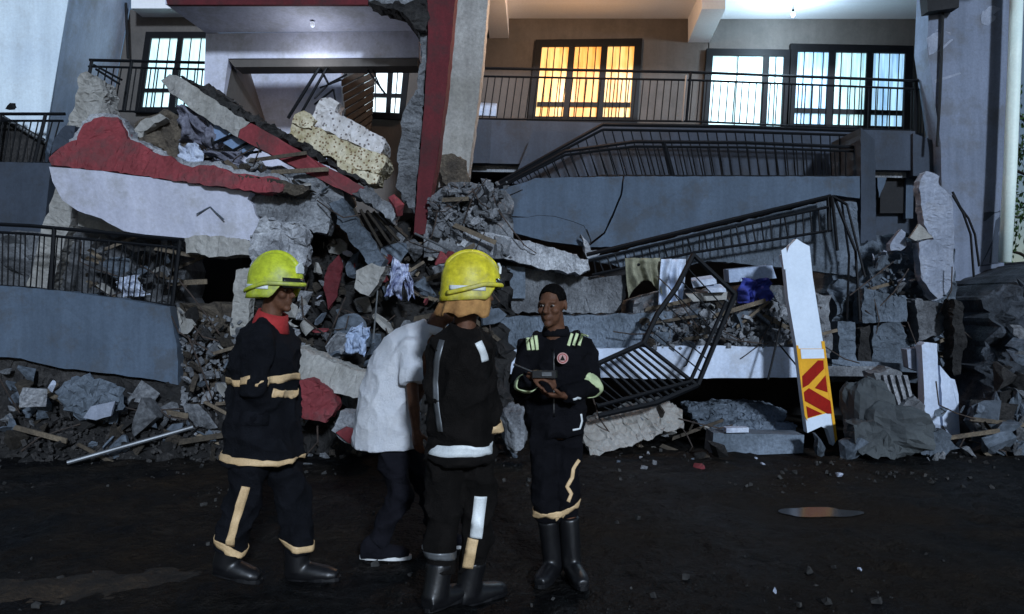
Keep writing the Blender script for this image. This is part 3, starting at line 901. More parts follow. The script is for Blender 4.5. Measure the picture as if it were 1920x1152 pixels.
def rag(name, label, x0, x1, y0, y1, Y, mat, seed, shear=0, cat='cloth'):
    nu, nv = 26, 20
    vs = []; fs = []
    w = (x1 - x0); h = (y1 - y0); sz = max(w, h) / F * Y
    for s in (0, 1):
        for j in range(nv + 1):
            for i in range(nu + 1):
                u, v = i / nu, j / nv
                e = noise.noise_vector(Vector((u * 2.2 + seed, v * 2.2, 0)))
                e2 = noise.noise_vector(Vector((u * 6 + seed, v * 6, 5)))
                x = lerp(x0, x1, u) + e.x * w * .22 + e2.x * w * .05 + shear * (v - .5)
                y = lerp(y0, y1, v) + e.y * h * .22 + e2.y * h * .05
                d = noise.ridged_multi_fractal(Vector((u * 3.2 + seed, v * 2.2, 2)), .8, 2.0, 4, .9, 2.0) * .30 * sz - (1 - (2 * u - 1) ** 2) * (1 - (2 * v - 1) ** 2) * .06 * sz
                vs.append(P(x, y, Y) + Vector((0, d + s * .012, 0)))
    m = (nu + 1) * (nv + 1)
    for j in range(nv):
        for i in range(nu):
            k = j * (nu + 1) + i
            fs.append((k, k + 1, k + nu + 2, k + nu + 1)); fs.append((m + k, m + k + nu + 1, m + k + nu + 2, m + k + 1))
    for i in range(nu):
        fs.append((i, m + i, m + i + 1, i + 1)); k = nv * (nu + 1) + i; fs.append((k, k + 1, m + k + 1, m + k))
    for j in range(nv):
        k = j * (nu + 1); fs.append((k, k + nu + 1, m + k + nu + 1, m + k)); k += nu; fs.append((k, m + k, m + k + nu + 1, k + nu + 1))
    o = mesh_obj(name, vs, fs, mat, smooth=True)
    return tag(o, label, cat)
def cloth(name, label, x, y, Y, sx, sz, mat, rz=0.0, seed=0, depth=0.12, cat='cloth'):
    """crumpled fabric lump: a closed, folded ellipsoid"""
    c = P(x, y, Y)
    mb = MB().ell((0, 0, 0), [(sx, 0, 0), (0, depth, 0), (0, 0, sz)], 26, 18)
    rot = Matrix.Rotation(rz, 3, 'Y')
    vs = []
    for v in mb.v:
        k = Vector((v.x / sx, v.y / depth, v.z / sz))
        d = noise.ridged_multi_fractal(k * 1.3 + Vector((seed, 0, 0)), 0.9, 2.0, 3, 0.9, 2.0) * 0.28 - 0.25
        e = noise.noise_vector(k * 1.1 + Vector((0, seed, 0))) * 0.3
        v2 = Vector((v.x * (1 + d + e.x), v.y * (1 + d + e.y), v.z * (1 + d + e.z)))
        vs.append(c + rot @ v2)
    o = mesh_obj(name, vs, mb.f, mat, smooth=True)
    return tag(o, label, cat)
rag('curtain', 'crumpled grey patterned fabric under the upper end of the diagonal beam', 326, 400, 196, 278, 8.9, M['cloth_grey'], 3, 14)
rag('bedsheet', 'small crumpled white sheet lying on the red cap', 328, 372, 268, 310, 8.7, M['cloth_white'], 8, 8)
rag('blanket', 'dark grey blanket heap beside the crumpled white sheet', 372, 450, 276, 312, 8.75, M['cloth_grey'], 13, 20)

heap('rubble_heap', 'grey rubble packed between the red cap and the diagonal beam', (380, 640), (285, 380), lambda x, y: 8.85 - (y - 285) / 95 * 0.2, 0.12, M['concrete'], 0.7, 7, seed=77, top=lambda x: 318 - 22 * math.sin((x - 380) / 260 * 3.1) + (x - 380) * 0.12)
scatter(22, [(400, 318), (470, 300), (560, 318), (630, 360), (600, 376), (530, 350), (440, 330)], lambda x, y: 8.62, 0.03, 0.10, [M['concrete'], M['concrete_pale'], M['rubble_brown']], 'rubble_chunk', 'chunk on the red cap under the beam', 'rubble between the red cap and the beam')
# diagonal beam
root = empty('fallen_beam', P(520, 330, 8.9))
tag(root, 'long fallen beam sloping down, bare at the top and red painted below', 'beam')
dfun = lambda x, y: 9.0 - (x - 305) / 430 * 0.5
plate('bare_length', [(303, 150), (318, 140), (340, 146), (468, 232), (450, 243), (446, 258), (400, 232), (318, 174)], dfun, 0.35, M['column'], rough=0.012, parent=root)
plate('red_length', [(450, 243), (470, 231), (520, 258), (600, 306), (684, 352), (660, 366), (560, 318), (447, 258)], lambda x, y: dfun(x, y) - 0.01, 0.34, M['red'], rough=0.006, parent=root)
plate('raw_end', [(662, 366), (688, 348), (742, 392), (736, 418), (716, 398)], dfun, 0.3, M['concrete'], rough=0.02, parent=root)
plate('rubble_crust', [(340, 142), (380, 158), (420, 180), (470, 214), (540, 252), (600, 290), (690, 348), (600, 304), (470, 230), (400, 188)], lambda x, y: dfun(x, y) + 0.03, 0.3, M['rubble_dark'], rough=0.03, parent=root, step=0.07)
# speckled mattress
M['mattress'] = dotted('flowered_yellow_ticking', (0.62, 0.56, 0.42), (0.36, 0.30, 0.17), (0.17, 0.11, 0.06), 26, 0.33)
M['mattress_white'] = dotted('spotted_white_ticking', (0.64, 0.62, 0.62), (0.46, 0.43, 0.41), (0.16, 0.14, 0.14), 19, 0.28)
def cushion(name, label, q, Y, t, mat, seed, cat='mattress'):
    """soft slab: a quad in the picture plane, puffed and lumpy"""
    a = [P(p[0], p[1], Y) for p in q]
    n = 12; vs = []; fs = []
    for s in (0, 1):
        for j in range(n + 1):
            for i in range(n + 1):
                u, v = i / n, j / n
                p = lerp(lerp(a[0], a[1], u), lerp(a[3], a[2], u), v)
                e = (1 - (2 * u - 1) ** 16) * (1 - (2 * v - 1) ** 10)
                d = t * 0.5 * (0.7 + 0.3 * e) + noise.noise(p * 7 + Vector((seed, 0, 0))) * 0.02
                off = noise.noise_vector(p * 5 + Vector((seed, 1, 0))) * 0.02
                vs.append(p + off + Vector((0, (-d if s == 0 else d) + t / 2, 0)))
    m = (n + 1) ** 2
    for j in range(n):
        for i in range(n):
            k = j * (n + 1) + i
            fs.append((k, k + 1, k + n + 2, k + n + 1)); fs.append((m + k, m + k + n + 1, m + k + n + 2, m + k + 1))
    for i in range(n):
        fs += [(i, m + i, m + i + 1, i + 1), (n * (n + 1) + i, n * (n + 1) + i + 1, m + n * (n + 1) + i + 1, m + n * (n + 1) + i)]
        k = i * (n + 1)
        fs += [(k, k + n + 1, m + k + n + 1, m + k), (k + n, m + k + n, m + k + 2 * n + 1, k + 2 * n + 1)]
    o = mesh_obj(name, vs, fs, mat, smooth=True)
    return tag(o, label, cat)
def pad(label, q, Y, t, mat, cat='mattress', name='mattress'):
    o = plate(name, q, Y, t, mat, rough=0.014, step=0.06)
    return tag(o, label, cat)
pad('white spotted mattress lying uppermost on the diagonal beam', [(600, 204), (618, 206), (664, 228), (718, 258), (722, 268), (712, 290), (690, 282), (648, 262), (588, 236)], 8.95, 0.5, M['mattress_white'])
pad('yellowish flowered mattress under the white spotted one', [(552, 222), (572, 226), (590, 238), (648, 264), (692, 284), (726, 294), (724, 304), (712, 326), (660, 312), (600, 286), (540, 256)], 8.86, 0.5, M['mattress'])
pad('torn yellow foam slab lowest of the mattresses on the beam', [(632, 296), (664, 314), (712, 328), (706, 344), (692, 346), (630, 312)], 8.82, 0.4, M['mattress'])
pad('bunched pale cushion propped at the top of the mattress stack', [(590, 206), (602, 186), (618, 180), (636, 192), (630, 206), (640, 218), (600, 232), (578, 224)], 9.0, 0.3, M['mattress_white'], 'cushion', 'cushion')
pad('small yellow cushion at the upper end of the mattress stack', [(552, 214), (572, 210), (590, 222), (584, 240), (560, 238), (546, 230)], 8.83, 0.2, M['mattress'], 'cushion', 'cushion')

# ================================================================== LOWER LEFT BALCONY
root = empty('lower_balcony', P(170, 720, 8.4))
tag(root, 'slate blue curved balcony wall at the lower left, broken along its bottom', 'balcony')
plate('parapet', [(-220, 525), (0, 536), (120, 546), (240, 562), (318, 576), (322, 600), (332, 650), (334, 722), (290, 712), (200, 700), (110, 690), (40, 672), (-220, 660)], lambda x, y: 8.35, 0.16, M['slate'], rough=0.006, parent=root)
plate('cracked_lip', [(-220, 662), (40, 674), (110, 692), (200, 702), (330, 724), (330, 748), (240, 738), (190, 722), (90, 726), (-220, 700)], lambda x, y: 8.46, 0.3, M['rubble_dark'], rough=0.02, parent=root)
plate('broken_edge', [(320, 576), (338, 590), (344, 660), (340, 740), (333, 722), (330, 650)], 8.55, 0.2, M['column'], rough=0.014, parent=root)
top = [P(-140, 414, 8.45), P(60, 424, 8.45), P(345, 450, 8.5)]; bot = [P(-140, 528, 8.45), P(60, 540, 8.45), P(330, 574, 8.5)]
railing('balcony_railing', 'black railing along the slate blue lower left balcony', top, bot, 44, 0.024, 0.008, second=0.13, posts=(0.0, 0.5, 0.985), jitter=0.02)
o = plate('leaning_post', [(104, 352), (138, 384), (132, 420), (92, 545), (50, 545), (78, 430)], 9.2, 0.25, M['column'], rough=0.01)
tag(o, 'pale leaning post behind the lower left railing', 'post')
o = plate('ceiling_panel', [(146, 398), (178, 402), (236, 432), (232, 440), (146, 424)], 9.0, 0.06, M['column'], rough=0.006)
tag(o, 'pale flap of ceiling below the lilac balcony front', 'panel')
scatter(12, [(180, 450), (330, 460), (335, 570), (190, 548)], lambda x, y: 9.0, 0.05, 0.16, [M['concrete'], M['concrete_blue'], M['rubble_dark']], 'rubble_chunk', 'chunk behind the lower left railing', 'rubble behind the lower left railing')
heap('rubble_heap', 'grey rubble packed behind the lower left railing', (-60, 345), (435, 600), lambda x, y: 9.35, 0.15, M['concrete'], 0.6, 10, seed=5)
rag('cloth_bundle', 'pale blue cloth behind the lower left railing', 214, 262, 516, 556, 8.75, M['cloth_white'], 21, 10)
# dark doorway + post right of it
o = plate('door_post', [(442, 506), (472, 502), (470, 560), (458, 640), (448, 660), (428, 655), (436, 580)], 8.5, 0.16, M['column'], rough=0.01)
tag(o, 'pale broken door post beside the black hollow', 'post')
scatter(12, [(340, 575), (440, 600), (430, 720), (350, 720)], lambda x, y: 8.4, 0.05, 0.13, [M['rubble_brown'], M['concrete'], M['rubble_dark']], 'rubble_chunk', 'chunk by the lower left balcony end', 'rubble at the lower left balcony end')
heap('rubble_heap', 'brown broken masonry at the end of the lower left balcony', (336, 470), (570, 860), lambda x, y: 8.75 - (y - 570) / 290 * 0.7, 0.2, M['rubble_brown'], 0.8, 8, seed=9)
crumbs('rubble_crumbs', 'loose crumbs on the brown masonry by the lower left balcony', 260, [(338, 575), (450, 600), (450, 850), (345, 850)], lambda x, y: 8.55 - (y - 570) / 290 * 0.65, 0.015, 0.05, M['concrete'])

# ================================================================== CENTRE HEAP
hY = lambda x, y: 9.5 - max(0, (y - 420)) / 430 * 1.6
heap('rubble_heap', 'dark heap of crushed masonry under the fallen beam, behind the firefighters', (450, 960), (380, 880), hY, 0.28, M['rubble_dark'], 1.2, 9, seed=14,
     top=lambda x: 395 + 40 * math.sin(x * 0.02) + (40 if x > 800 else 0))
Yc = lambda x, y: hY(x, y) - 0.16
scatter(34, [(560, 440), (780, 430), (820, 640), (700, 700), (560, 640)], Yc, 0.05, 0.17, [M['concrete'], M['rubble_dark'], M['rubble_brown'], M['concrete'], M['concrete_blue']], 'rubble_chunk', 'chunk in the central dark heap', 'rubble in the dark central heap')
scatter(18, [(540, 490), (600, 500), (600, 620), (560, 690), (530, 600)], lambda x, y: Yc(x, y) - 0.1, 0.04, 0.11, [M['concrete_pale'], M['column']], 'rubble_chunk', 'plaster chunk spilling beside the lime helmet', 'pale rubble beside the helmet')
scatter(14, [(600, 600), (720, 620), (720, 760), (620, 740)], lambda x, y: Yc(x, y) - 0.1, 0.06, 0.14, [M['concrete_blue'], M['concrete_pale'], M['concrete']], 'rubble_chunk', 'block in the pile behind the white shirt', 'rubble behind the white shirt')
scatter(20, [(560, 790), (960, 800), (1000, 868), (560, 872)], lambda x, y: CAMZ * F / (y - 576) * 1.0 if y > 800 else 8.0, 0.03, 0.09, [M['rubble_dark'], M['concrete'], M['rubble_brown']], 'rubble_chunk', 'stone at the foot of the central heap', 'stones at the foot of the central heap')
crumbs('rubble_crumbs', 'fine loose debris over the dark central heap', 500, [(470, 430), (800, 420), (940, 560), (940, 850), (470, 860)], lambda x, y: Yc(x, y) + 0.03, 0.01, 0.04, M['rubble_brown'])
# junction pile right of red column
heap('rubble_heap', 'grey rubble packed at the foot of the pale column', (795, 960), (335, 480), lambda x, y: 9.25 - (y - 335) / 145 * 0.25, 0.14, M['concrete'], 0.8, 7, seed=20, top=lambda x: 372 - 30 * math.sin((x - 795) / 165 * 3.1))
scatter(38, [(806, 372), (850, 345), (948, 340), (940, 400), (870, 440), (815, 432)], lambda x, y: 9.02, 0.04, 0.16, [M['concrete_pale'], M['concrete'], M['concrete'], M['rubble_dark']], 'rubble_chunk', 'lump at the foot of the pale column', 'rubble at the foot of the pale column')
crumbs('rubble_crumbs', 'crumbled concrete between the pale column and the slate parapet', 160, [(800, 375), (850, 345), (955, 340), (940, 410), (870, 450), (812, 440)], lambda x, y: 9.0, 0.012, 0.045, M['concrete'])
o = plate('torn_plaster', [(818, 296), (846, 288), (872, 300), (880, 345), (860, 360), (838, 350), (822, 320)], 9.75, 0.15, M['rubble_brown'], rough=0.015)
tag(o, 'dark torn plaster hole at the base of the pale column', 'plaster')
# named pieces in the centre
o = plate('concrete_beam', [(618, 384), (640, 372), (660, 400), (722, 488), (712, 506), (694, 500), (640, 430)], 8.5, 0.28, M['concrete_blue'], rough=0.014)
tag(o, 'blue grey broken beam standing askew under the red beam', 'beam')
o = plate('concrete_block', [(668, 508), (696, 494), (722, 500), (706, 536), (690, 556), (664, 540)], 8.35, 0.25, M['column'], rough=0.01); tag(o, 'tan angular block below the askew grey beam', 'block')
o = plate('wall_fragment', [(468, 452), (482, 424), (500, 408), (516, 412), (524, 430), (538, 418), (556, 416), (576, 440), (574, 480), (560, 520), (470, 520)], 8.3, 0.3, M['concrete_pale'], rough=0.03, step=0.06); tag(o, 'ragged upright wall fragment above the lime helmet', 'wall')
o = plate('red_plank', [(614, 500), (634, 480), (642, 500), (632, 560), (616, 580), (606, 540)], 8.55, 0.06, M['red_dark'], rough=0.01); tag(o, 'dark red painted shard upright in the heap', 'shard')
o = plate('sloping_slab', [(545, 655), (560, 652), (640, 684), (700, 704), (735, 740), (730, 760), (690, 752), (640, 740), (600, 728), (548, 706)], lambda x, y: 7.7 - (y - 655) * 0.002, 0.35, M['column'], rough=0.014); tag(o, 'pale sloping slab behind the lime-helmeted firefighter', 'slab')
o = plate('red_fragment', [(552, 716), (590, 712), (618, 734), (634, 762), (612, 792), (566, 786), (548, 750)], 7.45, 0.2, M['red'], rough=0.014); tag(o, 'red painted lump at the end of the sloping slab', 'fragment')
o = plate('red_white_block', [(622, 806), (640, 772), (690, 778), (720, 800), (712, 830), (690, 846), (650, 832)], 7.15, 0.25, M['concrete_pale'], rough=0.012); tag(o, 'broken white block with a red painted lower face', 'block')
plate('red_paint', [(630, 812), (650, 800), (700, 820), (690, 843), (652, 830)], 7.10, 0.03, M['red'], rough=0.01, parent=o)
o = bar('reinforcing_rod', P(778, 438, 8.7), P(862, 478, 8.4), 0.014, M['metal_grey']); tag(o, 'thin pale rod slanting to the yellow helmet from the red column', 'rod')
o = bar('hanging_wire', P(708, 545, 8.1), P(700, 636, 8.1), 0.009, M['metal_grey']); tag(o, 'thin pale wire hanging above the white shirt', 'wire')
root = empty('timber_batten', P(720, 450, 8.8)); tag(root, 'bundle of brown battens under the lower end of the red beam', 'batten')
for k in range(5):
    bar('batten', P(664 + k * 12, 392 + k * 2, 8.75), P(700 + k * 16, 470 - k * 6, 8.6), 0.022, M['rubble_brown'], root, n=4)
M['cloth_stripe'] = material('blue_striped_cloth', (0.62, 0.68, 0.85), (0.05, 0.06, 0.16), rough=0.9, big=8, bump=0.4, speck=0.1)
rag('striped_cloth', 'blue and white striped cloth caught in the central heap', 724, 756, 488, 556, 8.15, M['cloth_stripe'], 31, -14)
rag('striped_cloth', 'smaller white striped rag right of the blue striped cloth', 756, 772, 508, 558, 8.2, M['cloth_stripe'], 36, 10)
rag('plastic_sheet', 'pale blue plastic sheet crumpled behind the white shirt', 648, 690, 608, 662, 7.6, M['paleblue'], 40, -12, cat='sheet')
for i, (x, y) in enumerate([(826, 488), (846, 484)]):
    o = chunk('brick_piece', x, y, 8.3, 0.075, M['red'], k=i); tag(o, ('left' if i == 0 else 'right') + ' one of two red brick pieces beside the yellow helmet', 'brick')
o = chunk('red_stone', 742, 388, 8.55, 0.09, M['red'], k=3); tag(o, 'red broken lump at the lower end of the fallen beam', 'rubble')

# ================================================================== RIGHT: parapet with railings
root = empty('slate_parapet', P(1260, 465, 9.8))
tag(root, 'wide slate blue balcony wall cracked into slabs under two railings', 'balcony')
py = lambda x, y: 9.75 + max(0, 960 - x) * 0.0012
plate('slab', [(868, 430), (880, 408), (936, 356), (990, 340), (1004, 334), (1168, 331), (1163, 366), (1152, 392), (1132, 436), (1098, 462), (1020, 452), (960, 436), (908, 432)], py, 0.2, M['slate'], rough=0.004, parent=root)
plate('slab', [(1171, 331), (1612, 331), (1612, 372), (1562, 366), (1440, 392), (1270, 434), (1180, 462), (1102, 464), (1135, 438), (1155, 394), (1166, 368)], py, 0.2, M['slate'], rough=0.004, parent=root)
plate('corner_slab', [(1614, 240), (1640, 262), (1644, 470), (1614, 470)], 9.74, 0.9, M['slate_dark'], rough=0.004, parent=root)
mb = MB()
def crackline(pts, Y, r=0.006):
    for a, b in zip(pts[:-1], pts[1:]):
        mb.tube([P(a[0], a[1], Y), P(b[0], b[1], Y)], r, n=4)
crackline([(905, 428), (930, 414), (958, 406), (988, 408), (1010, 404), (1040, 406), (1075, 416), (1095, 424), (1104, 444)], 9.752)
crackline([(958, 406), (948, 388), (956, 366), (980, 356)], 9.752)
crackline([(1100, 430), (1108, 452), (1098, 478)], 9.752, 0.01)
mb.build('crack', M['void'], root)
plate('broken_patch', [(1090, 440), (1102, 452), (1108, 470), (1130, 466), (1118, 488), (1100, 486)], 9.6, 0.1, M['concrete_pale'], rough=0.015, parent=root)
top = [P(932, 344, 10.35), P(1130, 234, 10.35), P(1380, 238, 10.35), P(1618, 246, 10.35)]
bot = [P(946, 362, 10.35), P(1130, 330, 10.35), P(1380, 331, 10.35), P(1618, 332, 10.35)]
railing('stair_railing', 'black railing rising from the rubble to the dark corner, rear of two', top, bot, 40, 0.026, 0.009, second=0.1, posts=(0.98,))
top = [P(925, 356, 9.95), P(1060, 284, 9.95), P(1190, 266, 9.95), P(1400, 268, 9.95), P(1612, 277, 9.95)]
bot = [P(940, 366, 9.95), P(1060, 334, 9.95), P(1190, 331, 9.95), P(1400, 331, 9.95), P(1612, 332, 9.95)]
railing('stair_railing', 'lower black railing on the cracked slate parapet, front of two', top, bot, 38, 0.024, 0.009, second=0.14, posts=(0.48, 0.99), jitter=0.012)
# slate wall right behind railings (dim storey face)
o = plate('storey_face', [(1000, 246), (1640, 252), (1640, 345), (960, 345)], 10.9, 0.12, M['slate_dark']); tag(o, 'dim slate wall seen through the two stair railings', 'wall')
# dark recess with framed opening, right of corner
root = empty('dark_doorway', P(1680, 440, 11.5)); tag(root, 'dark recess with a brown door frame under the balcony end', 'doorway')
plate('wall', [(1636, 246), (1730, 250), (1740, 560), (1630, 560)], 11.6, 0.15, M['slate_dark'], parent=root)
plate('door', [(1652, 282), (1700, 284), (1698, 400), (1650, 400)], 11.5, 0.06, M['void'], parent=root)  # flat near-black sheet standing for the shade inside the door opening
plate('door_frame', [(1640, 270), (1706, 272), (1706, 281), (1640, 279)], 11.45, 0.08, M['rubble_brown'], parent=root)
plate('jamb', [(1700, 282), (1714, 282), (1712, 410), (1698, 410)], 11.45, 0.08, M['slate'], parent=root)
plate('torn_paper', [(1644, 300), (1656, 292), (1664, 330), (1648, 372)], 11.4, 0.02, M['slate'], rough=0.01, parent=root)

o = plate('green_grey_wall', [(1100, 486), (1330, 430), (1560, 374), (1606, 380), (1616, 520), (1450, 500), (1330, 490), (1200, 510)], 9.55, 0.12, M['concrete_blue'], rough=0.008); tag(o, 'dim green grey wall behind the slanting railing', 'wall')
# slanted lower railing (ladder like)
top = [P(1100, 478, 9.3), P(1558, 368, 9.3)]; bot = [P(1110, 516, 9.25), P(1300, 474, 9.25), P(1560, 432, 9.25)]
railing('fallen_railing', 'slanting black railing hanging under the cracked slate parapet', [P(1100, 478, 9.3), P(1330, 422, 9.3), P(1558, 368, 9.3)], bot, 30, 0.028, 0.01, second=0.3, posts=(0.99,), jitter=0.03)
root = empty('bent_posts', P(1590, 560, 9.2)); tag(root, 'bent black railing posts drooping at the end of the slanting railing', 'railing')
for (x0, y0, x1, y1, r) in [(1560, 368, 1570, 470, .022), (1564, 370, 1604, 470, .02), (1604, 470, 1612, 600, .018), (1578, 378, 1592, 480, .014), (1592, 480, 1588, 600, .014), (1560, 368, 1588, 384, .02), (1588, 384, 1622, 520, .016)]:
    bar('post', P(x0, y0, 9.25), P(x1, y1, 9.15), r, M['metal'], root)

# leaning concrete slab
o = plate('fallen_slab', [(846, 430), (880, 430), (980, 452), (1060, 472), (1102, 488), (1106, 508), (1086, 516), (1000, 500), (900, 474), (858, 460)], lambda x, y: 9.0 + (1100 - x) * 0.0003, 0.5, M['concrete_pale'], rough=0.016, step=0.07)
tag(o, 'long rough concrete slab lying across the wreck behind the yellow helmet', 'slab')
# back panels
root = empty('fallen_wall', P(1050, 585, 9.3)); tag(root, 'grey fallen wall panel behind the bareheaded man', 'wall')
plate('panel', [(925, 500), (1010, 506), (1100, 520), (1180, 516), (1172, 560), (1150, 588), (925, 586)], 9.35, 0.2, M['concrete'], rough=0.012, parent=root)
plate('pilaster', [(925, 496), (985, 502), (985, 560), (925, 560)], 9.25, 0.09, M['concrete_blue'], rough=0.006, parent=root)
o = plate('floor_slab', [(730, 604), (925, 596), (1180, 590), (1262, 582), (1260, 640), (1190, 652), (920, 656), (735, 650)], lambda x, y: 8.85, 1.4, M['concrete_blue'], rough=0.012); tag(o, 'blue grey floor slab edge at the height of the men’s shoulders', 'slab')
o = plate('white_fascia', [(740, 662), (930, 656), (1190, 653), (1300, 648), (1500, 652), (1548, 654), (1550, 700), (1500, 708), (1200, 711), (925, 700), (740, 706)], 8.7, 0.16, M['panel_white'], rough=0.004); tag(o, 'long bluish white slab fascia above the dark gap', 'fascia')
q = [P(740, 702, 8.88), P(1640, 706, 8.88), P(1640, 690, 10.6), P(740, 690, 10.6)]
o = MB().hexa(q, (0, 0, 0.12)).build('lower_slab', M['concrete'], None); tag(o, 'sagging floor slab behind the white fascia, over the dark gap', 'slab')
# rubble on top of floor slab right
heap('rubble_heap', 'grey rubble piled on the floor slab behind the fallen railing frame', (1190, 1560), (540, 670), lambda x, y: 9.3 - (y - 540) / 130 * 0.45, 0.18, M['concrete'], 1.0, 8, seed=31, top=lambda x: 560 - 26 * math.sin((x - 1190) / 370 * 3.0))
scatter(36, [(1200, 575), (1280, 560), (1380, 566), (1480, 556), (1530, 600), (1530, 650), (1220, 650)], lambda x, y: 9.08 - (y - 540) / 130 * 0.4, 0.04, 0.15, [M['concrete'], M['concrete_blue'], M['rubble_brown'], M['concrete_pale']], 'rubble_chunk', 'block in the pile behind the fallen railing', 'rubble behind the fallen railing frame')
crumbs('rubble_crumbs', 'fine debris over the pile behind the fallen railing frame', 420, [(1195, 580), (1290, 560), (1540, 570), (1545, 650), (1210, 655)], lambda x, y: 9.05 - (y - 540) / 130 * 0.4, 0.012, 0.045, M['concrete'])
# household things
M['cream'] = material('cream_curtain', (0.30, 0.29, 0.20), (0.15, 0.145, 0.10), rough=0.9, big=5, bump=0.4, speck=0.2, dist=0.03)
M['blue_cloth'] = material('royal_blue_cloth', (0.05, 0.07, 0.38), (0.025, 0.035, 0.2), rough=0.85, big=6, bump=0.4, speck=0.2)
def drape(name, label, x0, x1, y0, y1, Y, mat, folds, amp, sag=0.0, cat='curtain', shear=0):
    nu, nv = 40, 14
    vs = []; fs = []
    for s in (0, 1):
        for j in range(nv + 1):
            for i in range(nu + 1):
                u, v = i / nu, j / nv
                x = lerp(x0, x1, u) + shear * v; y = lerp(y0, y1, v) + sag * math.sin(u * 3.14) * v
                d = math.sin(u * folds * 6.283 + 0.8 * math.sin(v * 4)) * amp * (0.5 + 0.5 * v) + noise.noise(Vector((u * 4, v * 4, x0))) * amp
                vs.append(P(x, y, Y) + Vector((0, d + s * 0.012, 0)))
    m = (nu + 1) * (nv + 1)
    for j in range(nv):
        for i in range(nu):
            k = j * (nu + 1) + i
            fs.append((k, k + 1, k + nu + 2, k + nu + 1)); fs.append((m + k, m + k + nu + 1, m + k + nu + 2, m + k + 1))
    for i in range(nu):
        fs.append((i, m + i, m + i + 1, i + 1)); k = nv * (nu + 1) + i; fs.append((k, k + 1, m + k + 1, m + k))
    for j in range(nv):
        k = j * (nu + 1); fs.append((k, k + nu + 1, m + k + nu + 1, m + k)); k += nu; fs.append((k, m + k, m + k + nu + 1, k + nu + 1))
    o = mesh_obj(name, vs, fs, mat, smooth=True)
    return tag(o, label, cat)
drape('curtain', 'cream curtain hanging in the hole behind the fallen railing', 1172, 1238, 484, 560, 9.2, M['cream'], 3, 0.05, sag=-34, shear=6)
drape('curtain', 'pale blue and white curtain beside the cream one', 1240, 1286, 486, 572, 9.1, M['panel_white'], 2.5, 0.05, shear=-6)
def box_px(name, label, q, Y, depth, mat, cat='box', extra=None):
    a = [P(p[0], p[1], Y) for p in q]
    o = MB().hexa(a, depth).build(name, mat)
    return tag(o, label, cat)
box_px('storage_box', 'pale blue plastic box on the rubble behind the striped post', [(1366, 506), (1448, 498), (1456, 522), (1368, 530)], 8.95, (0.02, 0.3, 0.02), M['paleblue'])
rag('blue_cloth', 'royal blue cloth draped on the rubble behind the striped post', 1392, 1450, 522, 566, 8.75, M['blue_cloth'], 50, -10)
box_px('paper_stack', 'upper white stack of papers on the rubble pile', [(1296, 528), (1340, 522), (1344, 532), (1300, 540)], 8.8, (0.05, 0.2, 0.05), M['cloth_white'], 'paper')
box_px('paper_stack', 'lower white stack of papers on the rubble pile', [(1324, 540), (1360, 540), (1362, 548), (1328, 549)], 8.75, (0.05, 0.2, 0.05), M['cloth_white'], 'paper')
box_px('cardboard_box', 'grey flattened carton under the white papers', [(1286, 552), (1364, 548), (1362, 562), (1300, 566)], 8.85, (0.05, 0.3, 0.03), M['column'], 'box')

# fallen railing frame (hexagonal), leaning out from the slab to the ground
root = empty('bent_railing', P(1210, 780, 7.9))
tag(root, 'bent black railing frame leaning in the wreck beside the bareheaded man', 'railing')
fd = lambda x, y: 8.55 - (y - 480) / 300 * 0.75
fr = [(1108, 688), (1206, 644), (1232, 590), (1268, 540), (1300, 478), (1378, 552), (1308, 722), (1230, 756), (1122, 780)]
fw = [P(x, y, fd(x, y)) for x, y in fr]
for a, b in zip(fw[:-1], fw[1:]): bar('frame_bar', a, b, 0.030, M['metal'], root)
bar('inner_rail', P(1362, 566, 8.33), P(1294, 716, 7.92), 0.022, M['metal'], root)
bar('inner_rail', P(1294, 716, 7.92), P(1120, 762, 7.8), 0.022, M['metal'], root)
bar('divider', P(1206, 644, fd(0, 644)), P(1306, 722, fd(0, 722)), 0.024, M['metal'], root)
for k in range(1, 9):
    t = k / 9
    a = lerp(P(1112, 690, fd(0, 690)), P(1206, 644, fd(0, 644)), t)
    b = lerp(P(1190, 764, fd(0, 764)), P(1304, 722, fd(0, 722)), t)
    bar('baluster', a, b, 0.016, M['metal'], root)
for k in range(4):
    t = k / 4
    a = lerp(P(1112, 700, fd(0, 700)), P(1118, 775, fd(0, 775)), t)
    b = lerp(P(1185, 762, fd(0, 762)), P(1140, 776, fd(0, 776)), t)
    bar('baluster', a, b, 0.009, M['metal'], root)
for k in range(1, 7):
    t = k / 7
    a = lerp(fw[1], fw[4], t)
    b = lerp(P(1306, 722, fd(0, 722)), P(1372, 560, fd(0, 560)), t)
    bar('baluster', a, b, 0.008, M['metal'], root)
o = bar('loose_bar', P(1466, 600, 8.4), P(1440, 712, 8.3), 0.012, M['metal']); tag(o, 'thin black bar standing in front of the white fascia by the post', 'bar')
o = bar('loose_bar', P(1456, 640, 8.4), P(1510, 706, 8.3), 0.010, M['metal']); tag(o, 'thin black bar slanting down to the striped post', 'bar')

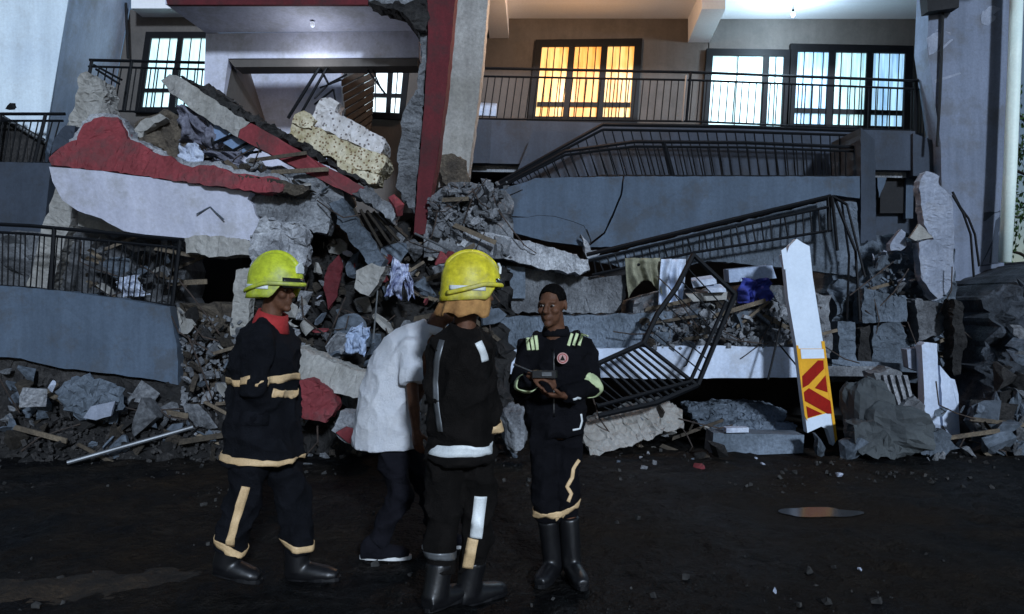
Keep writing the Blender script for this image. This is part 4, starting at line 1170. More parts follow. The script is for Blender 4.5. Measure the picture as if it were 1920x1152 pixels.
# floor of the dark gap: broken slabs and kerb
for i, (a, lab) in enumerate([([(1096, 796), (1150, 776), (1250, 752), (1280, 770), (1282, 800), (1200, 830), (1110, 856), (1096, 830)], 'pale broken slab under the fallen railing frame'),
                              ([(1290, 764), (1400, 756), (1480, 772), (1470, 790), (1300, 786)], 'dark slat-like slab lying in the gap under the white fascia'),
                              ([(1300, 786), (1420, 786), (1496, 800), (1490, 812), (1320, 806)], 'second dark slab on the floor of the gap')]):
    o = plate('broken_slab', a, (lambda x, y: 8.2 - (y - 780) * 0.006) if i == 0 else (lambda x, y: 9.0 - (y - 760) * 0.012), 0.4, M['column'] if i == 0 else M['concrete_blue'], rough=0.02)
    tag(o, lab, 'slab')
o = MB().box((0, 0, 0), (1, 1, 1))
kb = MB().hexa([P(1338, 812, 7.9), P(1508, 816, 7.9), P(1506, 850, 7.85), P(1334, 856, 7.85)], (0, 0.3, 0)).build('kerb_stone', M['concrete_blue'])
tag(kb, 'long grey stone block lying in front of the striped post', 'block')
box_px('white_box', 'small flat white box on the long grey stone block', [(1362, 803), (1404, 802), (1404, 811), (1362, 812)], 7.85, (0, 0.12, 0), M['cloth_white'])
for i, (x, y, s, lab) in enumerate([(1346, 842, .11, 'dark rounded stone at the left end of the grey block'), (1536, 834, .17, 'dark boulder at the foot of the striped post'), (1600, 850, .15, 'low dark block right of the striped post foot')]):
    o = chunk('boulder', x, y, 7.6, s, M['concrete_blue'] if i else M['rubble_dark'], k=i + 1); tag(o, lab, 'stone')

# striped post
M['post_white'] = material('white_enamel', (0.62, 0.70, 0.80), (0.50, 0.58, 0.68), rough=0.5, big=1.5, bump=0.08, speck=0.08)
M['yellow'] = material('traffic_yellow', (0.82, 0.42, 0.03), (0.66, 0.32, 0.02), rough=0.7, spec=0.1, big=2, bump=0.05, speck=0.1)
M['sign_red'] = material('signal_red', (0.34, 0.010, 0.004), (0.22, 0.007, 0.003), rough=0.7, spec=0.1, big=3, bump=0.05, speck=0.15)
root = empty('striped_post', P(1556, 836, 7.95))
tag(root, 'leaning white post with yellow panel and red chevrons', 'post')
pd = lambda x, y: 7.95 + (836 - y) / 386 * 0.35
plate('shaft', [(1480, 462), (1494, 448), (1506, 456), (1518, 462), (1524, 520), (1545, 652), (1568, 826), (1562, 836), (1552, 806), (1540, 800), (1514, 812), (1506, 752), (1494, 652), (1478, 560), (1472, 500), (1466, 478), (1476, 474)], pd, 0.10, M['post_white'], rough=0.0, parent=root)
plate('edge_trim', [(1540, 640), (1546, 640), (1570, 824), (1566, 830)], lambda x, y: pd(x, y) - 0.008, 0.004, M['yellow'], parent=root)
plate('edge_trim', [(1493, 648), (1497, 648), (1514, 790), (1509, 780)], lambda x, y: pd(x, y) - 0.0085, 0.004, M['yellow'], parent=root)
plate('chipped_flange', [(1465, 470), (1474, 464), (1479, 500), (1470, 506)], lambda x, y: pd(x, y) - 0.01, 0.03, M['post_white'], parent=root)
pj = lambda x, y: pd(x, y) - 0.006
plate('yellow_panel', [(1496, 654), (1546, 654), (1560, 772), (1512, 786)], pj, 0.003, M['yellow'], parent=root)
plate('white_label', [(1501, 655), (1544, 655), (1546, 672), (1503, 673)], lambda x, y: pd(x, y) - 0.010, 0.003, M['post_white'], parent=root)
pk = lambda x, y: pd(x, y) - 0.011
plate('red_chevron', [(1505, 728), (1504, 706), (1534, 676), (1544, 676), (1545, 692), (1516, 722)], pk, 0.004, M['sign_red'], parent=root)
plate('red_chevron', [(1528, 728), (1548, 704), (1552, 736)], pk, 0.004, M['sign_red'], parent=root)
plate('red_chevron', [(1507, 736), (1517, 728), (1557, 752), (1560, 776), (1552, 776), (1509, 752)], pk, 0.004, M['sign_red'], parent=root)
plate('red_chevron', [(1512, 762), (1542, 776), (1515, 784)], pk, 0.004, M['sign_red'], parent=root)

# ================================================================== RIGHT CLUSTER
heap('rubble_heap', 'blue grey crushed masonry at the right end of the wreck', (1560, 1800), (430, 720), lambda x, y: 9.7 - (y - 430) / 290 * 0.3, 0.2, M['concrete_blue'], 1.2, 8, seed=40, top=lambda x: 470 - 30 * math.sin((x - 1560) / 240 * 3))
scatter(24, [(1640, 470), (1720, 450), (1730, 560), (1790, 600), (1780, 660), (1640, 640)], lambda x, y: 9.4, 0.035, 0.12, [M['concrete_blue'], M['concrete'], M['rubble_dark']], 'rubble_chunk', 'chunk beside the pale hanging slab', 'rubble beside the pale hanging slab')
crumbs('rubble_crumbs', 'crumbled plaster over the masonry at the right end', 420, [(1640, 470), (1720, 450), (1800, 600), (1790, 700), (1620, 690)], lambda x, y: 9.38, 0.012, 0.045, M['concrete_blue'])
o = plate('hanging_slab', [(1724, 338), (1736, 322), (1762, 330), (1760, 346), (1784, 368), (1788, 420), (1788, 520), (1782, 545), (1758, 560), (1744, 546), (1726, 520), (1724, 455), (1750, 448), (1732, 420), (1726, 384)], 9.1, 0.14, M['panel_pale'], rough=0.01)
tag(o, 'tall pale torn slab hanging against the end wall', 'slab')
o = plate('torn_shard', [(1724, 420), (1750, 446), (1716, 452), (1706, 446)], 9.05, 0.05, M['column'], rough=0.006); tag(o, 'small triangular shard beside the tall pale slab', 'shard')
o = plate('white_fragment', [(1668, 458), (1690, 430), (1698, 436), (1700, 462), (1690, 470), (1670, 470)], 9.2, 0.08, M['panel_pale'], rough=0.008); tag(o, 'small pale fragment lodged in the right hand rubble', 'fragment')
for i, (a, lab, mt) in enumerate([([(1572, 604), (1604, 606), (1606, 690), (1574, 696)], 'upright grey block right of the striped post', 'concrete_blue'),
                                  ([(1612, 616), (1632, 612), (1634, 692), (1610, 694)], 'thin dark upright block, second right of the striped post', 'rubble_dark'),
                                  ([(1636, 612), (1690, 606), (1716, 690), (1640, 700)], 'wide streaked slab leaning in the right hand rubble', 'concrete_blue'),
                                  ([(1620, 540), (1700, 560), (1700, 604), (1618, 606)], 'ribbed grey block above the streaked slab', 'concrete_blue'),
                                  ([(1718, 560), (1780, 570), (1784, 620), (1722, 640)], 'grey mortar mass under the tall pale slab', 'concrete')]):
    o = plate('masonry_block', a, 9.15, 0.25, M[mt], rough=0.014); tag(o, lab, 'block')
q = [P(1560, 690, 8.9), P(1740, 700, 8.9), P(1740, 712, 10.4), P(1560, 706, 10.4)]
o = MB().hexa(q, (0, 0, 0.1)).build('ledge_slab', M['concrete_blue'], None); tag(o, 'grey slab ledge carrying the right hand blocks', 'slab')
root = empty('cracked_wall', P(1765, 828, 8.35)); tag(root, 'cracked bluish white wall panel standing at the right end', 'panel')
plate('piece', [(1700, 656), (1728, 650), (1732, 700), (1704, 690)], 8.5, 0.12, M['panel_pale'], rough=0.006, parent=root)
plate('piece', [(1728, 648), (1736, 642), (1757, 644), (1764, 824), (1758, 826), (1752, 800), (1734, 790), (1732, 720)], 8.35, 0.13, M['panel_white'], rough=0.006, parent=root)
plate('piece', [(1762, 686), (1774, 700), (1782, 710), (1790, 712), (1797, 740), (1800, 822), (1770, 828)], 8.36, 0.13, M['panel_white'], rough=0.006, parent=root)
o = plate('standing_pillar', [(1786, 560), (1806, 566), (1812, 640), (1800, 700), (1788, 706)], 8.9, 0.2, M['rubble_dark'], rough=0.02); tag(o, 'dark broken pillar stub above the white panel', 'pillar')
root = empty('loose_cables', P(1790, 440, 9.6)); tag(root, 'black cables drooping beside the tall pale slab', 'cable')
for pts in [[(1786, 360), (1800, 388), (1816, 410), (1828, 440), (1836, 500)], [(1786, 366), (1806, 400), (1820, 440), (1826, 520)]]:
    MB().tube([P(x, y, 9.5) for x, y in pts], 0.016, n=6).build('strand', M['metal'], root)
# big boulders at bottom right
def boulder(name, label, x, y, Y, ax, mat, seed, cat='boulder', sub=1.0):
    c = P(x, y, Y)
    mb = MB().ell((0, 0, 0), [(ax[0], 0, 0), (0, ax[1], 0), (0, 0, ax[2])], 28, 20)
    vs = []
    for v in mb.v:
        k = Vector((v.x / ax[0], v.y / ax[1], v.z / ax[2]))
        d = noise.fractal(k * 1.0 + Vector((seed, 0, 0)), 1.0, 2.0, 4) * 0.28 * sub + noise.cell(k * 1.8 + Vector((seed, 7, 0))) * 0.08
        m_ = max(abs(k.x), abs(k.y), abs(k.z))
        box = 1 + 0.22 * (1 / max(m_, .3) - 1)
        vs.append(c + Vector((v.x, v.y, v.z)) * (1 + d) * box)
    o = mesh_obj(name, vs, mb.f, mat)
    return tag(o, label, cat)
boulder('boulder', 'smooth grey boulder nearest the foot of the striped post', 1628, 772, 7.9, (0.25, 0.22, 0.36), M['stone_grey'], 3, sub=0.8)
boulder('boulder', 'larger dark grey boulder in front of the white panel', 1672, 806, 7.75, (0.36, 0.3, 0.25), M['stone_grey'], 12, sub=1.1)
o = plate('ribbed_tank', [(1640, 700), (1672, 690), (1690, 696), (1716, 760), (1730, 800), (1690, 800), (1656, 750)], 8.1, 0.3, M['concrete'], rough=0.012); tag(o, 'ribbed broken masonry piece behind the dark stone mound', 'masonry')
for k in range(4):
    plate('rib', [(1656 + k * 13, 704), (1662 + k * 13, 704), (1684 + k * 13, 780), (1677 + k * 13, 782)], 8.06, 0.05, M['concrete_pale'], rough=0.006, parent=o)
for i, (q_, lab) in enumerate([([(1690, 760), (1716, 742), (1748, 800), (1752, 836), (1722, 824)], 'tilted grey slab leaning on the cracked white wall'), ([(1600, 800), (1640, 792), (1690, 842), (1676, 862), (1612, 852)], 'flat broken slab lying before the larger dark boulder'), ([(1730, 818), (1772, 806), (1800, 842), (1760, 862), (1724, 852)], 'low broken slab at the foot of the cracked white wall')]):
    o = plate('tilted_slab', q_, [8.0, 7.5, 7.7][i], 0.25, M[['concrete', 'stone_grey', 'concrete_blue'][i]], rough=0.02); tag(o, lab, 'slab')
scatter(16, [(1690, 820), (1800, 826), (1830, 850), (1700, 872)], lambda x, y: CAMZ * F / (y - 576) - 0.05, 0.03, 0.10, [M['concrete'], M['rubble_dark'], M['concrete_pale']], 'rubble_chunk', 'stone at the foot of the white panel', 'stones at the foot of the white panel')
# right bank
heap('earth_bank', 'dark bank of earth and stone at the far right edge', (1846, 2060), (495, 880), lambda x, y: 9.4 - (y - 495) / 385 * 1.5, 0.3, M['bank'], 2.0, 10, seed=52, top=lambda x: 560 - (x - 1846) * 0.4, cat='bank')
scatter(30, [(1862, 690), (1925, 600), (1925, 850), (1840, 840)], lambda x, y: 9.1 - (y - 495) / 385 * 1.4, 0.06, 0.2, [M['concrete_blue'], M['rubble_dark'], M['concrete']], 'rubble_chunk', 'stone on the far right bank', 'stones on the dark bank')

# ================================================================== LEFT GROUND DEBRIS
gY = lambda y: CAMZ * F / (y - 576)
lY = lambda x, y: 8.6 - (y - 680) / 180 * 1.0
heap('rubble_heap', 'low dark heap of rubble under the lower left balcony', (-80, 430), (690, 880), lY, 0.2, M['rubble_dark'], 1.4, 9, seed=61, top=lambda x: 705 + 20 * math.sin(x * 0.03))
scatter(30, [(-20, 730), (60, 715), (240, 745), (420, 790), (400, 850), (0, 840)], lambda x, y: lY(x, y) - 0.08, 0.05, 0.15, [M['rubble_dark'], M['concrete_blue'], M['rubble_dark'], M['rubble_brown']], 'rubble_chunk', 'stone in the low left heap', 'stones in the low left heap')
scatter(16, [(0, 690), (60, 700), (60, 760), (230, 770), (250, 740), (330, 760), (330, 790), (0, 790)], lambda x, y: lY(x, y) - 0.14, 0.05, 0.13, [M['concrete'], M['concrete_blue']], 'rubble_chunk', 'stone on top of the low left heap', 'paler stones on the low left heap')
crumbs('rubble_crumbs', 'loose crumbs over the low heap at the left', 700, [(-20, 720), (430, 760), (430, 870), (-20, 870)], lambda x, y: lY(x, y) - 0.05, 0.01, 0.035, M['rubble_dark'])
root = empty('wrecked_cart', P(170, 780, 7.7)); tag(root, 'crumpled pale metal sheet on the low left heap', 'sheet metal')
plate('sheet', [(104, 742), (130, 712), (170, 706), (224, 726), (228, 764), (196, 784), (150, 786), (120, 770)], 7.75, 0.05, M['concrete_blue'], rough=0.03, parent=root)
plate('bent_panel', [(156, 784), (170, 762), (216, 752), (208, 780), (180, 788)], 7.65, 0.03, M['panel_pale'], rough=0.008, parent=root)
for i, (x, y, s, lab) in enumerate([(64, 744, .14, 'pale lump of concrete on the low left heap'), (262, 778, .15, 'square dark block right of the crumpled metal sheet'), (378, 782, .16, 'large dull block near the lime-helmeted firefighter'), (98, 724, .06, 'small bright white stone on the low left heap')]):
    o = chunk('stone_block', x, y, 7.75, s, [M['concrete_pale'], M['concrete'], M['concrete'], M['cloth_white']][i], k=[1, 3, 2, 0][i]); tag(o, lab, 'stone')
a, b = P(126, 868, 7.25), P(362, 801, 7.75)
o = bar('steel_pipe', a, b, 0.022, M['metal_grey'], n=10); tag(o, 'long pale steel pipe lying across the left debris', 'pipe')
o = MB().tube([P(132, 866, 7.24), P(146, 863, 7.26)], 0.028, n=10).build('pipe_collar', M['metal'], o)

# brown ridge in the lower left corner, on the ground
M['brown_earth'] = material('brown_earth', (0.034, 0.022, 0.012), (0.008, 0.006, 0.004), rough=0.9, big=5, fine=25, bump=0.9, speck=0.5, dist=0.03)
vs = []; fs = []
nx_, ny_ = 46, 22
for j_ in range(ny_ + 1):
    for i_ in range(nx_ + 1):
        u_, v_ = i_ / nx_ * 2 - 1, j_ / ny_ * 2 - 1
        x_ = -2.75 + u_ * 0.95 + v_ * 0.05; y_ = 4.02 + u_ * 0.30 + v_ * 0.26
        r_ = math.hypot(u_, v_) + 0.55 * noise.fractal(Vector((x_ * 2.2, y_ * 2.2, 1)), .9, 2, 4)
        h_ = max(-0.35, 1 - r_ * 1.15)
        vs.append((x_, y_, ground_z(x_, y_) + 0.045 * h_ + 0.012 * noise.fractal(Vector((x_ * 9, y_ * 9, 4)), .9, 2, 3)))
for j_ in range(ny_):
    for i_ in range(nx_):
        k_ = j_ * (nx_ + 1) + i_
        fs.append((k_, k_ + 1, k_ + nx_ + 2, k_ + nx_ + 1))
bmr = mesh_obj('earth_mound', vs, fs, M['brown_earth'], smooth=True); tag(bmr, 'low brown patch of heaped earth in the nearest left corner', 'mound')

# pebbles and litter on the ground
mb = MB()
for _ in range(3200):
    y = random.uniform(2.6, 8.2) if random.random() < 0.6 else random.uniform(6.0, 8.0)
    x = random.uniform(-0.75, 0.75) * y
    if math.hypot((x - PUD[0]) / 0.6, (y - PUD[1]) / 0.35) < 1.1: continue
    if noise.noise(Vector((x * 1.1, y * 1.1, 9))) < random.uniform(-.1, .55): continue
    s = 0.004 + 0.02 * random.random() ** 5
    c = Vector((x, y, ground_z(x, y) + s * 0.3))
    q = Euler((random.uniform(0, 6), random.uniform(0, 6), random.uniform(0, 6))).to_matrix()
    vs = [c + q @ Vector((sx * s * random.uniform(.6, 1.3), sy * s * random.uniform(.5, 1), sz * s * random.uniform(.4, .8))) for sx in (-1, 1) for sy in (-1, 1) for sz in (-1, 1)]
    mb.add(vs, [(0,1,3,2),(4,6,7,5),(0,4,5,1),(2,3,7,6),(0,2,6,4),(1,5,7,3)])
M['pebble'] = material('ground_pebbles', (0.05, 0.048, 0.045), (0.012, 0.012, 0.012), big=9, bump=0.3, speck=0.4)
o = mb.build('gravel', M['pebble']); tag(o, 'fine gravel and grit strewn over the dark ground', 'gravel', kind='stuff')
for i, (x, y, s, lab) in enumerate([(1573, 893, .035, 'small round white stone on the dark ground by the post'), (1430, 872, .03, 'small white scrap left of the grey block front'), (1417, 861, .02, 'tiny white scrap in front of the grey block'),
                                    (1612, 1070, .012, 'tiny white pebble in the foreground'), (1455, 1112, .018, 'pale scrap nearest the camera on the ground'), (1310, 876, .07, 'pinkish brick lump at the edge of the dark gap')]):
    Yg = gY(y)
    o = chunk('white_stone' if i < 5 else 'brick_lump', x, y - 2, Yg, s, M['cloth_white'] if i < 5 else M['red'], k=i); tag(o, lab, 'stone')
scatter(18, [(960, 850), (1340, 846), (1340, 882), (960, 886)], lambda x, y: gY(y), 0.02, 0.07, [M['concrete'], M['concrete_blue'], M['rubble_dark'], M['concrete_pale']], 'rubble_chunk', 'stone along the wreck edge by the bareheaded man', 'stones along the wreck edge')
boulder('rubble_block', 'pale rock beside the bareheaded man’s hip', 965, 800, 7.4, (0.13, 0.2, 0.22), M['concrete'], 70)

# ================================================================== TREE at right edge
M['leaf'] = material('tree_leaf', (0.07, 0.14, 0.035), (0.035, 0.085, 0.02), rough=0.6, big=2, bump=0, speck=0.3, rand=0)
M['bark'] = material('tree_bark', (0.09, 0.07, 0.05), (0.05, 0.04, 0.03), big=5, bump=0.8)
base = Vector((P(1990, 600, 14).x, 14, 0))
root = empty('leafy_tree', base); tag(root, 'green leafy tree beyond the end wall', 'tree')
mb = MB().tube([base, base + Vector((0.1, 0, 1.5)), base + Vector((-0.1, 0.1, 3)), base + Vector((0.1, 0, 5))], [0.16, 0.13, 0.1, 0.04], n=10)
tips = []
for k in range(14):
    h = random.uniform(1.8, 4.6); a = random.uniform(0, 6.28)
    e = base + Vector((math.cos(a) * random.uniform(.6, 1.5), math.sin(a) * random.uniform(.6, 1.4), h + random.uniform(.3, 1.1)))
    mb.tube([base + Vector((0, 0, h)), lerp(base + Vector((0, 0, h)), e, .5) + Vector((0, 0, .12)), e], [0.05, 0.03, 0.012], n=6)
    tips.append(e)
mb.build('trunk', M['bark'], root, smooth=True)
mb = MB()
for e in tips:
    for _ in range(260):
        c = e + Vector((random.gauss(0, .36), random.gauss(0, .36), random.gauss(0, .3)))
        q = Euler((random.uniform(0, 6), random.uniform(0, 6), random.uniform(0, 6))).to_matrix()
        s = random.uniform(.04, .08)
        mb.add([c + q @ Vector(v) * s for v in [(-1, 0, 0), (0, -.45, .1), (1, 0, 0), (0, .45, .1)]], [(0, 1, 2, 3)])
mb.build('crown', M['leaf'], root)

# ================================================================== mixed debris worked into the heaps
mm = [M['concrete'], M['concrete_pale'], M['concrete_blue'], M['column'], M['rubble_brown']]
debris([(565, 450), (790, 440), (820, 640), (700, 720), (570, 640)], lambda x, y: Yc(x, y) - .02, 'in the central heap', 'c', 34, 12, 10, mm + [M['white'], M['red']])
debris([(800, 460), (930, 480), (930, 600), (760, 600)], lambda x, y: Yc(x, y) - .02, 'behind the yellow helmet', 'c', 14, 6, 4, mm)
debris([(345, 590), (440, 610), (440, 840), (350, 840)], lambda x, y: 8.45 - (y - 570) / 290 * 0.65, 'beside the lime-helmeted firefighter', 'c', 16, 6, 6, mm)
debris([(0, 715), (330, 745), (420, 800), (400, 850), (0, 840)], lambda x, y: lY(x, y) - .12, 'in the low left heap', 'c', 26, 6, 8, [M['rubble_dark'], M['concrete_blue'], M['concrete']], .06, .18)
debris([(150, 455), (335, 465), (335, 560), (150, 540)], lambda x, y: 8.95, 'behind the lower left railing', 'c', 14, 4, 8, mm, .06, .18)
debris([(1200, 572), (1380, 560), (1530, 570), (1530, 650), (1220, 648)], lambda x, y: 9.0 - (y - 540) / 130 * .4, 'in the pile behind the bent railing', 'c', 22, 8, 8, mm, .06, .2)
debris([(1640, 470), (1720, 455), (1790, 590), (1780, 680), (1600, 660)], lambda x, y: 9.25, 'at the right end of the wreck', 'c', 22, 8, 4, [M['concrete_blue'], M['concrete'], M['rubble_dark'], M['panel_pale']], .06, .2)
debris([(400, 305), (480, 295), (620, 360), (600, 380), (430, 330)], lambda x, y: 8.6, 'under the diagonal beam', 'c', 14, 4, 5, mm, .05, .14)
debris([(808, 370), (860, 345), (950, 345), (930, 410), (830, 440)], lambda x, y: 8.95, 'at the foot of the pale column', 'c', 12, 5, 2, [M['concrete_pale'], M['concrete']], .06, .16)
debris([(1110, 760), (1330, 780), (1330, 860), (1110, 866)], lambda x, y: min(8.2, gY(max(y, 830))), 'under the bent railing', 'c', 14, 4, 4, mm, .05, .15)
debris([(1690, 780), (1850, 760), (1900, 850), (1700, 866)], lambda x, y: min(8.0, gY(max(y, 840))), 'round the cracked white panel', 'c', 16, 4, 3, [M['concrete_blue'], M['concrete'], M['rubble_dark']], .05, .17)
debris([(420, 780), (900, 800), (960, 870), (430, 876)], lambda x, y: gY(max(y, 835)) - .05, 'along the foot of the central heap', 'c', 16, 4, 4, [M['rubble_dark'], M['concrete'], M['rubble_brown']], .05, .14)
# ================================================================== PEOPLE
M['skin'] = material('dark_brown_skin', (0.13, 0.058, 0.032), (0.095, 0.042, 0.024), rough=0.6, big=14, bump=0.2, speck=0.2, spec=0.22)
M['lip'] = material('lip_skin', (0.10, 0.035, 0.028), rough=0.45, bump=0, speck=0)
M['eye_white'] = material('eye_white', (0.30, 0.26, 0.23), rough=0.2, bump=0, speck=0)
M['iris'] = material('dark_iris', (0.012, 0.008, 0.006), rough=0.15, bump=0, speck=0)
M['hair'] = material('short_black_hair', (0.008, 0.007, 0.007), (0.004, 0.004, 0.004), rough=1.0, big=60, fine=220, bump=1.0, speck=0.4, dist=0.004, spec=0.02)
M['navy'] = material('black_navy_turnout_cloth', (0.012, 0.013, 0.017), (0.007, 0.0075, 0.010), rough=0.85, big=9, fine=160, bump=0.8, speck=0.3, dist=0.02, spec=0.08)
M['black_cloth'] = material('black_brown_turnout_cloth', (0.014, 0.012, 0.011), (0.008, 0.007, 0.0065), rough=0.8, big=9, fine=160, bump=0.8, speck=0.3, dist=0.02, spec=0.08)
M['overall'] = material('black_overall_cloth', (0.010, 0.010, 0.013), (0.006, 0.006, 0.008), rough=0.85, big=9, fine=180, bump=0.8, speck=0.3, dist=0.02, spec=0.08)
M['shirt'] = material('white_cotton', (0.82, 0.83, 0.86), (0.76, 0.78, 0.83), rough=0.9, big=9, fine=200, bump=0.8, speck=0.08, dist=0.02)
M['trouser'] = material('dark_trouser_cloth', (0.016, 0.016, 0.022), (0.010, 0.010, 0.014), rough=0.9, big=9, fine=160, bump=0.8, speck=0.2, dist=0.02, spec=0.08)
M['boot'] = material('black_rubber', (0.008, 0.008, 0.009), (0.005, 0.005, 0.006), rough=0.4, big=6, bump=0.1, speck=0.2, spec=0.6)
M['warm_lit_band'] = material('warm_lit_tape', (0.72, 0.50, 0.27), (0.55, 0.37, 0.19), rough=0.5, big=6, fine=120, bump=0.15, speck=0.2)  # warm headlight glow on the tape is put into its colour
M['silver_band'] = material('silver_reflective_tape', (0.80, 0.83, 0.82), (0.62, 0.65, 0.66), rough=0.4, big=6, fine=120, bump=0.1, speck=0.15)
M['lime_band'] = material('lime_reflective_tape', (0.66, 0.74, 0.42), (0.5, 0.58, 0.32), rough=0.45, big=8, fine=120, bump=0.1, speck=0.15)
M['helmet_lime'] = material('lime_yellow_shell', (0.62, 0.70, 0.035), (0.44, 0.50, 0.03), rough=0.48, big=7, bump=0.15, speck=0.25, grime=0.55)
M['helmet_yellow'] = material('yellow_shell', (0.80, 0.70, 0.035), (0.56, 0.47, 0.02), rough=0.5, big=7, bump=0.15, speck=0.25, grime=0.55)
M['visor'] = material('dark_visor', (0.02, 0.02, 0.018), rough=0.12, bump=0, speck=0)
M['red_cloth'] = material('red_collar_cloth', (0.42, 0.03, 0.03), (0.28, 0.02, 0.02), rough=0.85, big=8, bump=0.3, speck=0.2)
M['orange_cloth'] = material('ochre_neck_cloth', (0.46, 0.24, 0.08), (0.24, 0.11, 0.035), rough=0.9, big=9, bump=0.5, speck=0.25)
M['sole'] = material('white_rubber_sole', (0.75, 0.75, 0.74), rough=0.6, big=6, bump=0.1, speck=0.15)

CLOUD = bpy.data.textures.new('cloth_folds', 'MUSGRAVE')
CLOUD.musgrave_type = 'RIDGED_MULTIFRACTAL'
CLOUD.noise_scale = 0.16
CLOUD.octaves = 3

def finish(o, voxel, smooth, folds=0.0):
    r = o.modifiers.new('remesh', 'REMESH'); r.mode = 'VOXEL'; r.voxel_size = voxel; r.use_smooth_shade = True
    s = o.modifiers.new('smooth', 'SMOOTH'); s.factor = 0.5; s.iterations = smooth
    if folds:
        d = o.modifiers.new('folds', 'DISPLACE'); d.texture = CLOUD; d.strength = folds; d.mid_level = 0.85
        d.texture_coords = 'LOCAL'
    return o

def hand(mb, w, d, nrm, thumb, curl=0.5, s=1.0):
    """w wrist, d towards the fingers, nrm palm normal (fingers curl to it), thumb side"""
    d = d.normalized(); nrm = (nrm - d * nrm.dot(d)).normalized(); c = d.cross(nrm)
    if c.dot(thumb) < 0: c = -c
    mb.tube([w - d * .02, w + d * .025 * s, w + d * .06 * s, w + d * .095 * s], [(.026, .02), (.036 * s, .018), (.042 * s, .017), (.038 * s, .013)], side=c, n=12)
    for k, (off, ln) in enumerate([(.030, .072), (.010, .082), (-.010, .076), (-.029, .060)]):
        p = w + d * .088 * s + c * off * s
        pts = [p - d * .02]
        a = 0.0
        dirn = d
        q = p
        rr = [.0095]
        for j in range(3):
            a += curl * (0.75, 0.9, 0.7)[j]
            dirn = d * math.cos(a) + nrm * math.sin(a)
            pts.append(q); rr.append(.0095 - .0008 * j)
            q = q + dirn * ln * s * (0.45, 0.32, 0.23)[j]
        pts.append(q); rr.append(.006)
        mb.tube(pts, rr, n=8)
    p = w + d * .03 * s + c * .03 * s
    t1 = (d * 0.6 + c * 0.75 + nrm * 0.3).normalized(); t2 = (d * 0.85 + c * 0.15 + nrm * 0.5).normalized()
    mb.tube([p - t1 * .02, p + t1 * .025, p + t1 * .04 + t2 * .01, p + t1 * .045 + t2 * .045], [.014, .012, .011, .007], n=8)

def head(mb, c, f, s, u):
    """c centre of the head, f facing, s side, u up"""
    mb.ell(c - f * .008 + u * .03, [s * .075, f * .096, u * .092])
    mb.ell(c + f * .03 - u * .045, [s * .058, f * .058, u * .072])
    mb.ell(c + f * .068 - u * .096, [s * .026, f * .024, u * .02])
    mb.ell(c + f * .075 + u * .026, [s * .055, f * .02, u * .014])
    for k in (-1, 1):
        mb.ell(c + f * .064 - u * .022 + s * .040 * k, [s * .024, f * .024, u * .022])
        mb.ell(c - f * .006 - u * .002 + s * .078 * k, [s * .010, f * .02 + s * .006 * k, u * .031])
    mb.tube([c + f * .086 + u * .018, c + f * .098 - u * .008, c + f * .108 - u * .026, c + f * .092 - u * .036], [.009, .012, .016, .012], side=s, n=10)
    mb.ell(c + f * .100 - u * .029, [s * .021, f * .012, u * .010])
    mb.ell(c + f * .084 - u * .054, [s * .026, f * .013, u * .0075])
    mb.ell(c + f * .082 - u * .066, [s * .023, f * .014, u * .009])

def eyes(root, c, f, s, u):
    for k in (-1, 1):
        p = c + f * .0775 + u * .006 + s * .031 * k
        e = MB().ell(p, [s * .0125, f * .009, u * .0062], 12, 8).build('eye', M['eye_white'], root, smooth=True)
        MB().ell(p + f * .0085, [s * .0058, f * .0045, u * .0058], 10, 6).build('iris', M['iris'], e, smooth=True)

def hair_cap(root, c, f, s, u, mat, front=.055, back=-.05):
    cc = c - f * .008 + u * .03
    nu, nv = 40, 14
    vs = []; fs = []
    for sh in (0, 1):
        g = 1.0 if sh == 0 else 0.9
        for j in range(nv + 1):
            for i in range(nu):
                ph = 2 * math.pi * i / nu
                ff = math.cos(ph)
                low = (lerp(back, front, (ff + 1) / 2) if ff > -0.2 else back) + .012 * noise.noise(Vector((i * .7, 3, 0)))
                if abs(math.sin(ph)) > .8: low = min(low, 0.0)
                zlow = max(-0.95, min(.9, (low) / .092))
                thmax = math.acos(zlow)
                th = thmax * j / nv
                n_ = 1 + 0.02 * noise.noise(Vector((i * .9, j * .9, 1)))
                d = f * (.0965 * g * math.sin(th) * math.cos(ph)) + s * (.0765 * g * math.sin(th) * math.sin(ph)) + u * (.0945 * g * math.cos(th))
                vs.append(cc + d * n_)
    m = (nv + 1) * nu
    for j in range(nv):
        for i in range(nu):
            a = j * nu + i; b = j * nu + (i + 1) % nu
            fs.append((a, b, b + nu, a + nu)); fs.append((m + a, m + a + nu, m + b + nu, m + b))
    for i in range(nu):
        a = nv * nu + i; b = nv * nu + (i + 1) % nu
        fs.append((a, b, m + b, m + a))
    return mesh_obj('hair', vs, fs, mat, root, smooth=True)

def hug(o, target, way='N'):
    if target:
        m = o.modifiers.new('hug', 'SHRINKWRAP'); m.target = target; m.wrap_mode = 'ABOVE_SURFACE'; m.offset = .003
        if way == 'N': m.wrap_method = 'NEAREST_SURFACEPOINT'
        else:
            m.wrap_method = 'PROJECT'
            m.use_project_y = way == 'Y'; m.use_project_z = way == 'Z'
            m.use_positive_direction = way == 'Y'; m.use_negative_direction = way == 'Z'
            m.project_limit = 0.6
    m = o.modifiers.new('thick', 'SOLIDIFY'); m.thickness = .004; m.offset = 0
    return o

